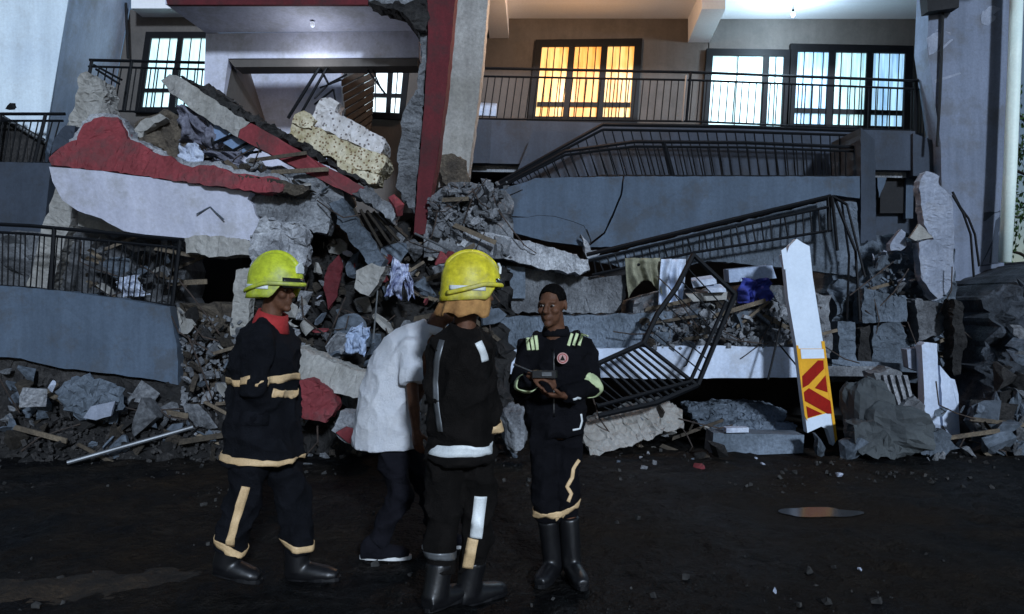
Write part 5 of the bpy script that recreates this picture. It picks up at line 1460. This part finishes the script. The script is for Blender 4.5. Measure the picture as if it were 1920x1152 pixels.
def band(root, c, t, side, ra, rb, h, mat, name='reflective_band', arc=(0, 360), n=48, on=None):
    """strip of tape round an elliptical section: c centre, t axis"""
    t = Vector(t).normalized(); s = Vector(side); s = (s - t * s.dot(t)).normalized(); w = t.cross(s)
    vs = []; fs = []
    full = arc[1] - arc[0] >= 360
    m = n if full else n + 1
    for i in range(m):
        a = R(arc[0] + (arc[1] - arc[0]) * i / n)
        wob = 1 + 0.02 * noise.noise(Vector((i * 0.6, c[2] * 9, 0)))
        d = (s * (ra * math.cos(a)) + w * (rb * math.sin(a))) * wob
        p = Vector(c) + d
        vs += [p + t * h * (q / 3 - .5) for q in range(4)]
    for i in range(n):
        a = i * 4; b = ((i + 1) % m) * 4
        for k in range(3):
            fs.append((a + k, b + k, b + k + 1, a + k + 1))
    return hug(mesh_obj(name, vs, fs, mat, root, smooth=True), on)

def tape(root, pts, nrm, w, mat, name='tape_or_lit_crease', on=None, way='Y'):
    """strip of tape along a path, facing nrm"""
    vs = []; fs = []
    nrm = Vector(nrm).normalized()
    fine = []
    for i in range(len(pts) - 1):
        fine += [lerp(pts[i], pts[i + 1], q / 3) for q in range(3)]
    fine.append(pts[-1])
    for i, p in enumerate(fine):
        t = (fine[min(i + 1, len(fine) - 1)] - fine[max(i - 1, 0)]).normalized()
        c = t.cross(nrm).normalized()
        vs += [p + c * w * (q / 3 - .5) + (Vector((0, -.25, 0)) if way == 'Y' else Vector((0, 0, .2)) if way == 'Z' else Vector()) for q in range(4)]
    for i in range(len(fine) - 1):
        a = i * 4; b = a + 4
        for k in range(3): fs.append((a + k, b + k, b + k + 1, a + k + 1))
    return hug(mesh_obj(name, vs, fs, mat, root, smooth=True), on, way)

def shoe(root, heel, toe, h, mat, sole_mat, name='boot', shaft=None, up=None, w=.048):
    """heel and toe = points on the sole; shaft = ankle/calf point the boot reaches to"""
    d = (toe - heel).normalized(); up = up or Vector((0, 0, 1)); up = (up - d * up.dot(d)).normalized(); s = d.cross(up)
    L = (toe - heel).length
    mb = MB()
    mb.tube([heel + up * .045 - d * .005, heel + up * .045 + d * L * .3, heel + up * .04 + d * L * .6, heel + up * .034 + d * L * .85, heel + up * .03 + d * L],
            [(w * .85, .05), (w * .98, .062), (w * 1.06, .05), (w * 1.0, .04), (w * .62, .026)], side=s, n=14)
    ank = heel + up * .05 + d * L * .18
    if shaft: mb.tube([ank, lerp(ank, shaft[0], .5), shaft[0]], [(w * 1.1, .072), (w * 1.15, .07), shaft[1]], side=s, n=14)
    o = finish(mb.build(name, mat, root), .009, 4)
    # sole
    n = 22
    vs = []; fs = []
    for z in (0, .022):
        for i in range(n):
            a = 2 * math.pi * i / n
            lx = math.cos(a); ly = math.sin(a)
            ww = w * (1.02 if lx > 0 else .86) * (1 - .18 * math.exp(-((lx + .1) / .3) ** 2))
            vs.append(heel + d * (L / 2 + lx * (L / 2 + .016)) + s * (math.copysign(abs(ly) ** .75, ly) * ww) + up * z)
    fs = [tuple(range(n))[::-1], tuple(range(n, 2 * n))] + [(i, (i + 1) % n, n + (i + 1) % n, n + i) for i in range(n)]
    mesh_obj('sole', vs, fs, sole_mat, o)
    return o

def helmet(root, c, f, s, u, mat, k=1.0):
    """jet style fire helmet: deep shell, brim, crest, ear guards, visor, front plate"""
    nu, nv = 44, 16
    vs = []; fs = []
    L, Wd, H = .158 * k, .128 * k, .150 * k
    for sh in (0, 1):
        g = 1 - .07 * sh
        for j in range(nv + 1):
            for i in range(nu):
                ph = 2 * math.pi * i / nu
                ff = math.cos(ph)
                skirt = -.10 - .015 * max(0, -ff) if ff < .35 else -.10 + .075 * min(1, (ff - .35) / .3)
                t = j / nv
                if t <= .7:
                    th = t / .7 * math.pi / 2
                    rr = math.sin(th) ** .92; z = H * math.cos(th)
                else:
                    q = (t - .7) / .3
                    rr = 1 + .03 * q + .035 * max(0, q - .75) * 4 * .5; z = skirt * k * q
                d = f * (L * rr * ff) + s * (Wd * rr * math.sin(ph))
                vs.append(c + d * g + u * (z * (g if z > 0 else 1)))
    m = (nv + 1) * nu
    for j in range(nv):
        for i in range(nu):
            a = j * nu + i; b = j * nu + (i + 1) % nu
            fs.append((a, b, b + nu, a + nu)); fs.append((m + a, m + a + nu, m + b + nu, m + b))
    for i in range(nu):
        a = nv * nu + i; b = nv * nu + (i + 1) % nu
        fs.append((a, b, m + b, m + a))
    h = mesh_obj('helmet', vs, fs, mat, root, smooth=True)
    # crest ridge from brow to nape
    mb = MB()
    pts = []
    for i in range(13):
        a = R(28 + i * 10.5)
        pts.append(c + f * (L * 1.0 * math.cos(a)) + u * (H * 1.0 * math.sin(a)))
    mb.tube(pts, [(.016, .009)] + [(.02, .014)] * 11 + [(.014, .006)], side=s, n=8)
    mb.build('crest', mat, h, smooth=True)
    # brim lip
    pts = []
    for i in range(41):
        a = R(-150 + i * 7.5)
        pts.append(c + f * ((L + .012) * math.cos(a)) + s * ((Wd + .010) * math.sin(a)) - u * (.022 * k + .05 * k * max(0, -math.cos(a) + .2)))
    MB().tube(pts, [(.012, .007)] * 41, side=u, n=6).build('brim', mat, h, smooth=True)
    # visor over the brow
    vs = []; fs = []
    for i in range(19):
        a = R(-48 + i * 96 / 18)
        for q in range(4):
            z = .012 - q * .018
            p = c + f * ((L + .004 + .003 * q) * math.cos(a)) + s * ((Wd + .006) * math.sin(a)) + u * (z * k)
            vs.append(p)
    for i in range(18):
        for q in range(3):
            a = i * 4 + q
            fs.append((a, a + 1, a + 5, a + 4))
    v = mesh_obj('visor', vs, fs, M['visor'], h, smooth=True)
    md = v.modifiers.new('solid', 'SOLIDIFY'); md.thickness = .005
    # front plate
    p = c + f * (L * .90) + u * .062
    vs = [p + s * a + u * b + f * cc for cc in (.002, .014) for a, b in [(-.03, -.022), (.03, -.022), (.034, .012), (0, .036), (-.034, .012)]]
    mesh_obj('front_plate', vs, [(0, 1, 2, 3, 4), (9, 8, 7, 6, 5)] + [(i, i + 5, (i + 1) % 5 + 5, (i + 1) % 5) for i in range(5)], M['silver_band'], h)
    for sg in (-1, 1):
        tape(h, [c + f * (L * math.cos(a) * 1.035) + s * (sg * Wd * math.sin(a) * 1.045) - u * .045 * k for a in [R(x) for x in (75, 92, 110, 128, 146)]], s * sg, .022, M['silver_band'], on=h, way='N')
    return h

def person(name, label, base, J, f, s):
    """J: joints; builds the continuous body and returns the root"""
    root = empty(name, base)
    tag(root, label, 'person', 'people in front of the collapsed building')
    u = J.get('head_up', Vector((0, 0, 1)))
    hf = J.get('head_f', f); hs = hf.cross(u).normalized()
    mb = MB()
    head(mb, J['head'], hf, hs, u)
    mb.tube([J['head'] - u * .05 - hf * .01, lerp(J['head'], J['neck'], .65), J['neck'] - Vector((0, 0, .05))], [(.056, .058), (.056, .06), (.07, .062)], side=s, n=14)
    ch = lerp(J['neck'], J['pelvis'], .28); wa = lerp(J['neck'], J['pelvis'], .66)
    mb.tube([J['neck'] - (J['neck'] - J['pelvis']).normalized() * .02, lerp(J['neck'], J['pelvis'], .12), ch, lerp(J['neck'], J['pelvis'], .45), wa, J['pelvis'], J['pelvis'] - Vector((0, 0, .09))],
            [(.07, .055), (.12, .07), (.145, .095), (.14, .10), (.12, .085), (.12, .085), (.08, .07)], side=s, n=18)
    for sd in 'LR':
        a, e, w = J['sh' + sd], J['el' + sd], J['wr' + sd]
        mb.tube([lerp(J['neck'], a, .6) - Vector((0, 0, .045)), lerp(a, e, .04) - Vector((0, 0, .012)), lerp(a, e, .45), e, lerp(e, w, .35), w], [.034, .042, .042, .036, .036, .026], n=12)
        hd = J.get('hand' + sd)
        if hd: hand(mb, w, hd[0], hd[1], hd[2], hd[3])
        h, k, an = J['hip' + sd], J['kn' + sd], J['an' + sd]
        mb.tube([h + Vector((0, 0, .03)), lerp(h, k, .25), k, lerp(k, an, .3), an], [.062, .06, .046, .044, .034], n=12)
        mb.tube([an, an + J['toe' + sd] * .25 - Vector((0, 0, .05)), an + J['toe' + sd] * .6 - Vector((0, 0, .066))], [.032, .022, .012], n=10)
    b = mb.build('body', M['skin'], root)
    finish(b, .0065, 3)
    return root

def sleeves(mb, J, ra=.072, re=.06, rw=.05, stop=1.0):
    for sd in 'LR':
        a, e, w = J['sh' + sd], J['el' + sd], J['wr' + sd]
        m = lerp(e, w, stop)
        mb.tube([lerp(J['neck'], a, .45) - Vector((0, 0, .03)), lerp(J['neck'], a, .8) - Vector((0, 0, .012)), a, lerp(a, e, .5), e, lerp(e, m, .5), m], [.06, ra, ra, ra * .92, re, re * .95, rw], n=14)

# ------------------------------------------------------------------ bareheaded man, facing the camera
Y4 = 4.25
j = lambda x, y, d=0.0: P(x, y, Y4 + d)
f = Vector((-0.28, -0.96, 0)).normalized(); s = Vector((0.96, -0.28, 0)).normalized()
gz = 0.0
J = dict(head=j(1036, 573, -.02), neck=j(1042, 628, .02), pelvis=j(1042, 792, .03),
         shL=j(993, 646, .02), elL=j(975, 735, -.02), wrL=j(996, 704, -.26),
         shR=j(1092, 642, .05), elR=j(1114, 728, .02), wrR=j(1058, 742, -.2),
         hipL=j(1018, 806, .02), knL=j(1022, 930, -.02), anL=j(1036, 1050, .03),
         hipR=j(1068, 806, .05), knR=j(1062, 925, .0), anR=j(1074, 1046, .0),
         toeL=Vector((-.06, -.13, 0)), toeR=Vector((.03, -.14, 0)),
         handL=(Vector((.8, -.35, -.1)), Vector((0.1, .3, -1)), Vector((-.2, -.9, .3)), .55),
         handR=(Vector((-.85, -.2, .05)), Vector((0, .25, 1)), Vector((-.2, -.5, .8)), .6),
         head_f=Vector((-0.42, -0.9, -0.10)).normalized())
base4 = Vector((j(1055, 0).x, Y4, 0))
man = person('person', 'bareheaded man in black overalls with a round chest badge, hands joined', base4, J, f, s)
hu = Vector((0, 0, 1)); hu = (hu - J['head_f'] * hu.dot(J['head_f'])).normalized(); hs = J['head_f'].cross(hu)
eyes(man, J['head'], J['head_f'], hs, hu)
hair_cap(man, J['head'], J['head_f'], hs, hu, M['hair'])
mb = MB()
pl = J['pelvis']; nk = J['neck']
mb.tube([nk + Vector((0, 0, .012)), lerp(nk, pl, .06), lerp(nk, pl, .14), lerp(nk, pl, .32), lerp(nk, pl, .6), lerp(nk, pl, .85), pl, pl - Vector((0, 0, .07))],
        [(.075, .07), (.10, .085), (.165, .10), (.185, .13), (.17, .125), (.175, .13), (.185, .14), (.17, .13)], side=s, n=20)
sleeves(mb, J, .07, .062, .05)
for sd in 'LR':
    h, k, a = J['hip' + sd], J['kn' + sd], J['an' + sd]
    mb.tube([h + Vector((0, 0, .06)), lerp(h, k, .3), k, lerp(k, a, .38)], [.092, .088, .074, .070], n=16)
ov = finish(mb.build('overalls', M['overall'], man), .009, 5, .020)
mb = MB().tube([nk + Vector((0, 0, -.005)), nk + Vector((0, 0, .02)), nk + Vector((0, -.004, .045))], [(.086, .078), (.080, .072), (.072, .066)], side=s, n=20, cap=False)
col_ = mb.build('collar', M['overall'], man, smooth=True); md = col_.modifiers.new('solid', 'SOLIDIFY'); md.thickness = .012
# shoulder tapes
for (xs, y0, y1, slope) in [((988, 996, 1004), 614, 642, 3), ((1072, 1082, 1092), 610, 634, -8)]:
    for i, x in enumerate(xs):
        tape(man, [j(x + slope * q / 4, lerp(y0 + 16, y1 + 14, q / 4)) for q in range(5)], (0, -1, 0), .017, M['lime_band'], 'shoulder_tape', on=ov)
# chest badge
bc = j(1055, 672, -.148)
bn = Vector((-.12, -.98, .1)).normalized()
bs = Vector((1, -.12, 0)).normalized(); bu = bn.cross(bs).normalized()
if bu.z < 0: bu = -bu
def disc(r, mat, name, parent, d0, d1, n=24, c=bc):
    vs = []
    for d in (d0, d1):
        for i in range(n):
            a = 2 * math.pi * i / n
            vs.append(c + bs * r * math.cos(a) + bu * r * math.sin(a) + bn * d)
    fs = [tuple(range(n))[::-1], tuple(range(n, 2 * n))] + [(i, (i + 1) % n, n + (i + 1) % n, n + i) for i in range(n)]
    return mesh_obj(name, vs, fs, mat, parent)
M['badge_pink'] = material('pale_pink_badge', (0.62, 0.36, 0.33), rough=0.7, bump=0.05, speck=0.1)
bd = disc(.031, M['badge_pink'], 'badge', man, -.02, .004)
disc(.025, M['red_cloth'], 'badge_ring', bd, .004, .006)
disc(.021, M['badge_pink'], 'badge_field', bd, .006, .008)
vs = [bc + bs * a + bu * b + bn * d for d in (.008, .011) for a, b in [(-.014, -.012), (.014, -.012), (0, .016)]]
mesh_obj('badge_emblem', vs, [(0, 1, 2), (5, 4, 3), (0, 3, 4, 1), (1, 4, 5, 2), (2, 5, 3, 0)], M['iris'], bd)
# sleeve bands, knee bands, pocket trims
band(man, lerp(J['elR'], J['wrR'], .10) + Vector((.0, -.01, .02)), J['wrR'] - J['shR'], (0, 1, 0), .074, .074, .055, M['lime_band'], on=ov)
band(man, lerp(J['elL'], J['wrL'], .55), J['wrL'] - J['elL'], (1, 0, 0), .064, .064, .04, M['lime_band'], on=ov)
for sd in 'LR':
    k, a = J['kn' + sd], J['an' + sd]
    c = lerp(k, a, .24)
    band(man, c, a - k + Vector((0.12 if sd == 'R' else -.02, 0, 0)), (1, 0, 0), .097, .097, .036, M['warm_lit_band'], on=ov)
tape(man, [j(1088, 868, -.11), j(1076, 884, -.115), j(1074, 900, -.115), j(1064, 916, -.115), j(1072, 930, -.115), j(1066, 944, -.115)], (.2, -1, 0), .02, M['warm_lit_band'], on=ov)  # light along a trouser crease, laid on as a pale strip
tape(man, [j(1090, 778, -.10), j(1092, 792, -.10), j(1088, 806, -.10), j(1074, 808, -.115)], (.2, -1, 0), .010, M['silver_band'], 'pocket_trim', on=ov)
tape(man, [j(1072, 746, -.15), j(1080, 744, -.148), j(1088, 747, -.142)], (.2, -1, 0), .012, M['silver_band'], 'pocket_trim', on=ov)
tape(man, [lerp(nk, pl, t) + Vector((-.018, -.135 - .01 * math.sin(t * 3), 0)) for t in (.16, .3, .45, .6, .75, .9)], (-.2, -1, 0), .012, M['boot'], 'zip', on=ov)
for sd in 'LR':
    a = J['an' + sd]; t = J['toe' + sd].normalized()
    heel = Vector((a.x, a.y, 0.0)) - t * .07; toe = heel + t * .27
    shoe(man, heel + Vector((0, 0, ground_z(a.x, a.y) + .004)), toe + Vector((0, 0, ground_z(a.x, a.y) + .004)), .1, M['boot'], M['boot'], shaft=(lerp(J['kn' + sd], a, .36), (.060, .062)), w=.050)
# device in his hands
dv = empty('handheld_radio', J['wrL'] + Vector((.07, -.05, -.02)))
tag(dv, 'small dark radio with a short aerial held in the bareheaded man’s hands', 'radio')
rc = J['wrL'] + Vector((.075, -.055, .012))
MB().hexa([rc + Vector((-.07, -.02, -.018)), rc + Vector((.05, -.035, -.018)), rc + Vector((.05, -.035, .02)), rc + Vector((-.07, -.02, .02))], (.012, .035, 0)).build('body', M['boot'], dv)
bar('aerial', rc + Vector((-.07, -.005, .01)), rc + Vector((-.17, .01, .05)), .007, M['boot'], dv)
MB().hexa([rc + Vector((-.02, -.03, -.008)), rc + Vector((.03, -.036, -.008)), rc + Vector((.03, -.036, .012)), rc + Vector((-.02, -.03, .012))], (-.002, -.004, 0)).build('screen', M['metal_grey'], dv)
# watch
band(man, lerp(J['elR'], J['wrR'], .93), J['wrR'] - J['elR'], (0, 0, 1), .034, .034, .022, M['metal_grey'], 'watch')

# ------------------------------------------------------------------ firefighter in lime helmet, walking to the right
Y1 = 4.15
j = lambda x, y, d=0.0: P(x, y, Y1 + d)
f = Vector((0.97, -0.22, 0)).normalized(); s = Vector((0.22, 0.97, 0)).normalized()
J = dict(head=j(518, 545), neck=j(505, 604), pelvis=j(492, 792),
         shL=j(486, 640, -.17), elL=j(474, 735, -.2), wrL=j(514, 776, -.07),
         shR=j(520, 636, .17), elR=j(535, 730, .19), wrR=j(540, 776, .07),
         hipL=j(486, 806, -.08), knL=j(456, 935, -.1), anL=j(424, 1050, -.08),
         hipR=j(502, 806, .08), knR=j(550, 925, .08), anR=j(560, 1052, .1),
         toeL=Vector((.12, -.03, -.05)), toeR=Vector((.13, -.02, 0)),
         head_f=Vector((0.95, -0.28, -0.06)).normalized(),
         handL=(Vector((-.2, .8, -.5)), Vector((.6, 0, -.6)), Vector((0.2, .3, .9)), .8),
         handR=(Vector((-.2, -.8, -.5)), Vector((.6, 0, -.6)), Vector((0.2, -.3, .9)), .8))
p1 = person('person', 'firefighter in lime helmet and long navy coat with a red collar, walking', Vector((j(490, 0).x, Y1, 0)), J, f, s)
hu = Vector((0, 0, 1)); hu = (hu - J['head_f'] * hu.dot(J['head_f'])).normalized(); hs = J['head_f'].cross(hu).normalized()
eyes(p1, J['head'], J['head_f'], hs, hu)
helmet(p1, J['head'] + hu * .062 - J['head_f'] * .008, J['head_f'], hs, hu, M['helmet_lime'])
nk = J['neck']; pl = J['pelvis']
mb = MB()
mb.tube([nk + Vector((.005, 0, .02)), nk + Vector((0, 0, -.04)), j(503, 636), j(497, 690), j(492, 740), j(491, 800), j(492, 862)],
        [(.09, .085), (.15, .11), (.21, .155), (.215, .175), (.205, .175), (.215, .20), (.225, .222)], side=s, n=22)
sleeves(mb, J, .085, .078, .068)
coat1 = finish(mb.build('coat', M['navy'], p1), .009, 5, .022)
mb = MB()
for sd in 'LR':
    h, k, a = J['hip' + sd], J['kn' + sd], J['an' + sd]
    mb.tube([h + Vector((0, 0, .02)), lerp(h, k, .4), k, lerp(k, a, .5), lerp(k, a, .86)], [.115, .112, .096, .092, .088], n=16)
tr1 = finish(mb.build('trousers', M['navy'], p1), .009, 5, .022)
mb = MB().tube([nk + Vector((.0, 0, -.045)), nk + Vector((.012, 0, .01)), nk + Vector((.025, -.005, .055))], [(.115, .11), (.098, .092), (.082, .082)], side=s, n=22, cap=False)
c_ = mb.build('red_collar', M['red_cloth'], p1, smooth=True); md = c_.modifiers.new('solid', 'SOLIDIFY'); md.thickness = .014
wv = Vector((0.10, 0, 1)).normalized()
band(p1, j(493, 708), Vector((-.02, 0, 1)), s, .222, .192, .040, M['warm_lit_band'], arc=(180, 318), on=coat1)
band(p1, j(493, 720), Vector((.28, 0, 1)), s, .222, .196, .036, M['warm_lit_band'], arc=(232, 322), on=coat1)
band(p1, j(492, 852), Vector((.10, 0, 1)), s, .238, .234, .036, M['warm_lit_band'], on=coat1)
band(p1, j(493, 712), Vector((0, 0, 1)), s, .220, .190, .036, M['warm_lit_band'], arc=(-40, 180), on=coat1)
h, k, a = J['hipL'], J['knL'], J['anL']
tape(p1, [lerp(k, a, t) + Vector((.02, -.10, 0)) for t in (-.25, -.1, .05, .2, .38, .55, .7)], (.1, -1, 0), .04, M['warm_lit_band'], on=tr1)
for sd in 'LR':
    k, a = J['kn' + sd], J['an' + sd]
    band(p1, lerp(k, a, .74), a - k + Vector((-.10, 0, 0)), (1, 0, 0), .102, .102, .038, M['warm_lit_band'], on=tr1)
shoe(p1, j(404, 1086, -.08) + Vector((0, 0, .03)), j(486, 1097, -.1) + Vector((0, 0, .012)), .1, M['boot'], M['boot'], shaft=(lerp(J['knL'], J['anL'], .7), (.07, .07)), w=.055, up=Vector((.1, 0, 1)))
gz_ = ground_z(j(560, 0).x, Y1 + .1) + .004
hl = Vector((j(540, 0, .1).x, Y1 + .1, gz_))
shoe(p1, hl, hl + Vector((.29, -.02, .0)), .1, M['boot'], M['boot'], shaft=(lerp(J['knR'], J['anR'], .7), (.07, .07)), w=.055)

# ------------------------------------------------------------------ firefighter in yellow helmet, nearest, seen from behind
Y3 = 3.85
j = lambda x, y, d=0.0: P(x, y, Y3 + d)
f = Vector((0.72, 0.69, 0)).normalized(); s = Vector((-0.69, 0.72, 0)).normalized()
J = dict(head=j(884, 550), neck=j(868, 612), pelvis=j(866, 808),
         shL=j(826, 652, .03), elL=j(820, 748, -.03), wrL=j(838, 812, .12),
         shR=j(904, 648, .10), elR=j(914, 742, .11), wrR=j(919, 812, .15),
         hipL=j(838, 824, -.02), knL=j(832, 968, .0), anL=j(822, 1094, -.05),
         hipR=j(892, 824, .05), knR=j(898, 962, .08), anR=j(884, 1088, .10),
         toeL=Vector((.08, .10, 0)), toeR=Vector((.10, .08, 0)),
         head_f=Vector((0.93, 0.34, -.04)).normalized(),
         handL=(Vector((.3, .3, -.9)), Vector((.8, 0, 0)), Vector((.2, .8, 0)), .5),
         handR=(Vector((.1, .15, -1)), Vector((-.8, 0, -.1)), Vector((.1, .9, 0)), .45))
p3 = person('person', 'nearest firefighter in yellow helmet and black coat, seen from behind with ochre neck cloth', Vector((j(862, 0).x, Y3, 0)), J, f, s)
hu = Vector((0, 0, 1)); hu = (hu - J['head_f'] * hu.dot(J['head_f'])).normalized(); hs = J['head_f'].cross(hu).normalized()
eyes(p3, J['head'], J['head_f'], hs, hu)
helmet(p3, J['head'] + hu * .066 - J['head_f'] * .006, J['head_f'], hs, hu, M['helmet_yellow'], .98)
nk = J['neck']; pl = J['pelvis']
mb = MB()
mb.tube([nk + Vector((.01, 0, .0)), nk + Vector((0, 0, -.045)), j(864, 645), j(862, 710), j(860, 770), j(858, 862)],
        [(.09, .085), (.14, .11), (.18, .14), (.18, .15), (.178, .15), (.185, .165)], side=s, n=22)
sleeves(mb, J, .076, .070, .060)
coat3 = finish(mb.build('coat', M['black_cloth'], p3), .009, 5, .022)
mb = MB()
for sd in 'LR':
    h, k, a = J['hip' + sd], J['kn' + sd], J['an' + sd]
    mb.tube([h + Vector((0, 0, .02)), lerp(h, k, .4), k, lerp(k, a, .5), lerp(k, a, .84)], [.105, .10, .088, .084, .082], n=16)
tr3 = finish(mb.build('trousers', M['black_cloth'], p3), .009, 5, .022)
# ochre neck curtain hanging from the helmet
vs = []; fs = []
nu, nv = 36, 8
cc = J['head'] + hu * .01
for i in range(nu + 1):
    a = R(50 + i * 260 / nu)
    for q in range(nv + 1):
        t = q / nv
        rl = lerp(.128, .15, t) + .012 * math.sin(i * 1.3 + q * .4) * t
        rw_ = lerp(.108, .14, t) + .010 * math.sin(i * 1.3 + 1) * t
        back = lerp(0, .035, t)
        vs.append(cc - J['head_f'] * back + J['head_f'] * (rl * math.cos(a)) + hs * (rw_ * math.sin(a)) - hu * (lerp(.0, .125, t) + .012 * math.sin(i * .9) * t))
for i in range(nu):
    for q in range(nv):
        a = i * (nv + 1) + q
        fs.append((a, a + 1, a + nv + 2, a + nv + 1))
nc = mesh_obj('neck_cloth', vs, fs, M['orange_cloth'], p3, smooth=True); md = nc.modifiers.new('solid', 'SOLIDIFY'); md.thickness = .008
band(p3, j(859, 836), Vector((0.02, 0, 1)), s, .194, .174, .046, M['silver_band'], on=coat3)
tape(p3, [j(826, 640, -.165), j(816, 680, -.185), j(812, 720, -.19), j(816, 765, -.19), j(824, 812, -.185)], (-.5, -.86, 0), .035, M['metal_grey'], 'back_stripe', on=coat3)
tape(p3, [j(898, 640, -.03), j(904, 652, -.03), j(908, 664, -.03), j(910, 676, -.03)], (.3, -.9, .1), .036, M['silver_band'], 'shoulder_patch', on=coat3)
band(p3, lerp(J['elR'], J['wrR'], .86), J['wrR'] - J['elR'], (1, 0, 0), .078, .078, .06, M['warm_lit_band'], on=coat3)
band(p3, lerp(J['elL'], J['wrL'], .86), J['wrL'] - J['elL'], (1, 0, 0), .078, .078, .06, M['warm_lit_band'], on=coat3)
k, a = J['knR'], J['anR']
tape(p3, [lerp(k, a, t) + Vector((0, -.112, 0)) for t in (-.30, -.18, -.05, .08, .2, .3)], (.05, -1, 0), .062, M['silver_band'], on=tr3)
tape(p3, [lerp(k, a, t) + Vector((-.004 - .03 * t, -.108, 0)) for t in (.31, .4, .52, .64, .75)], (.05, -1, 0), .055, M['warm_lit_band'], on=tr3)
for sd in 'LR':
    k, a = J['kn' + sd], J['an' + sd]
    if sd == 'L': band(p3, lerp(k, a, .58), a - k, (1, 0, 0), .088, .088, .036, M['metal_grey'], on=tr3)
    t = J['toe' + sd].normalized(); gz_ = ground_z(a.x, a.y) + .004
    hl = Vector((a.x, a.y, gz_)) - t * .08
    shoe(p3, hl, hl + t * .30, .1, M['boot'], M['boot'], shaft=(lerp(k, a, .7), (.072, .072)), w=.056)

# ------------------------------------------------------------------ man in white shirt, leaning forward, half hidden
Y2 = 4.65
j = lambda x, y, d=0.0: P(x, y, Y2 + d)
f = Vector((0.98, 0.2, 0)).normalized(); s = Vector((-0.2, 0.98, 0)).normalized()
J = dict(head=j(852, 568, .08), neck=j(806, 618, .02), pelvis=j(738, 822),
         shL=j(768, 652, -.17), elL=j(774, 740, -.23), wrL=j(780, 806, -.25),
         shR=j(800, 640, .18), elR=j(820, 722, .25), wrR=j(860, 760, .22),
         hipL=j(730, 826, -.08), knL=j(752, 930, -.09), anL=j(706, 1018, -.07),
         hipR=j(744, 826, .08), knR=j(806, 915, .1), anR=j(822, 1014, .1),
         toeL=Vector((.13, .0, 0)), toeR=Vector((.13, .02, 0)),
         head_f=Vector((0.95, 0.2, -.22)).normalized(),
         handL=(Vector((.12, .02, -1)), Vector((.5, .8, 0)), Vector((.8, -.1, 0)), .4),
         handR=(Vector((.9, 0, -.3)), Vector((0, -.6, -.6)), Vector((.2, -.3, .9)), .5))
p2 = person('person', 'man in a white short-sleeved shirt and dark trousers, bent forward between the firefighters', Vector((j(745, 0).x, Y2, 0)), J, f, s)
hu = Vector((0, 0, 1)); hu = (hu - J['head_f'] * hu.dot(J['head_f'])).normalized(); hs = J['head_f'].cross(hu).normalized()
eyes(p2, J['head'], J['head_f'], hs, hu)
hair_cap(p2, J['head'], J['head_f'], hs, hu, M['hair'])
nk = J['neck']; pl = J['pelvis']
mb = MB()
mb.tube([nk + Vector((.01, 0, .01)), j(786, 630, .01), j(758, 656), j(742, 702), j(730, 752), j(724, 800), j(724, 836)],
        [(.075, .07), (.15, .10), (.195, .155), (.205, .185), (.215, .195), (.23, .205), (.235, .21)], side=s, n=22)
for sd in 'LR':
    a, e = J['sh' + sd], J['el' + sd]
    mb.tube([lerp(nk, a, .5) - Vector((0, 0, .03)), a, lerp(a, e, .5), lerp(a, e, .78)], [.06, .074, .074, .078], n=14)
finish(mb.build('shirt', M['shirt'], p2), .009, 8, .012)
mb = MB()
mb.tube([pl + Vector((0, 0, .07)), pl, pl - Vector((0, 0, .08))], [(.12, .09), (.14, .11), (.12, .11)], side=s, n=18)
for sd in 'LR':
    h, k, a = J['hip' + sd], J['kn' + sd], J['an' + sd]
    mb.tube([h + Vector((0, 0, .05)), lerp(h, k, .4), k, lerp(k, a, .5), lerp(k, a, .97)], [.10, .098, .08, .072, .066], n=16)
finish(mb.build('trousers', M['trouser'], p2), .009, 5, .020)
for sd in 'LR':
    a = J['an' + sd]; t = J['toe' + sd].normalized(); gz_ = ground_z(a.x, a.y) + .004
    hl = Vector((a.x, a.y, gz_ + .015)) - t * .09
    shoe(p2, hl, hl + t * .29, .08, M['trouser'], M['sole'], name='shoe', shaft=(a + Vector((0, 0, .03)), (.045, .05)), w=.05)

# sewn-on details: pocket flaps and a shirt collar
for (o_, pts_, w_) in [(coat1, [P(462, 778, Y1 - .1), P(512, 782, Y1 - .1)], .075)]:
    tape(p1 if o_ is coat1 else p3, pts_, (0, -1, 0), w_, M['navy'] if o_ is coat1 else M['black_cloth'], 'pocket_flap', on=o_)
mb = MB().tube([J['neck'] + Vector((0, 0, -.02)), J['neck'] + Vector((.015, 0, .03))], [(.088, .082), (.076, .072)], side=s, n=20, cap=False)
sc_ = mb.build('collar', M['shirt'], p2, smooth=True); md = sc_.modifiers.new('solid', 'SOLIDIFY'); md.thickness = .008
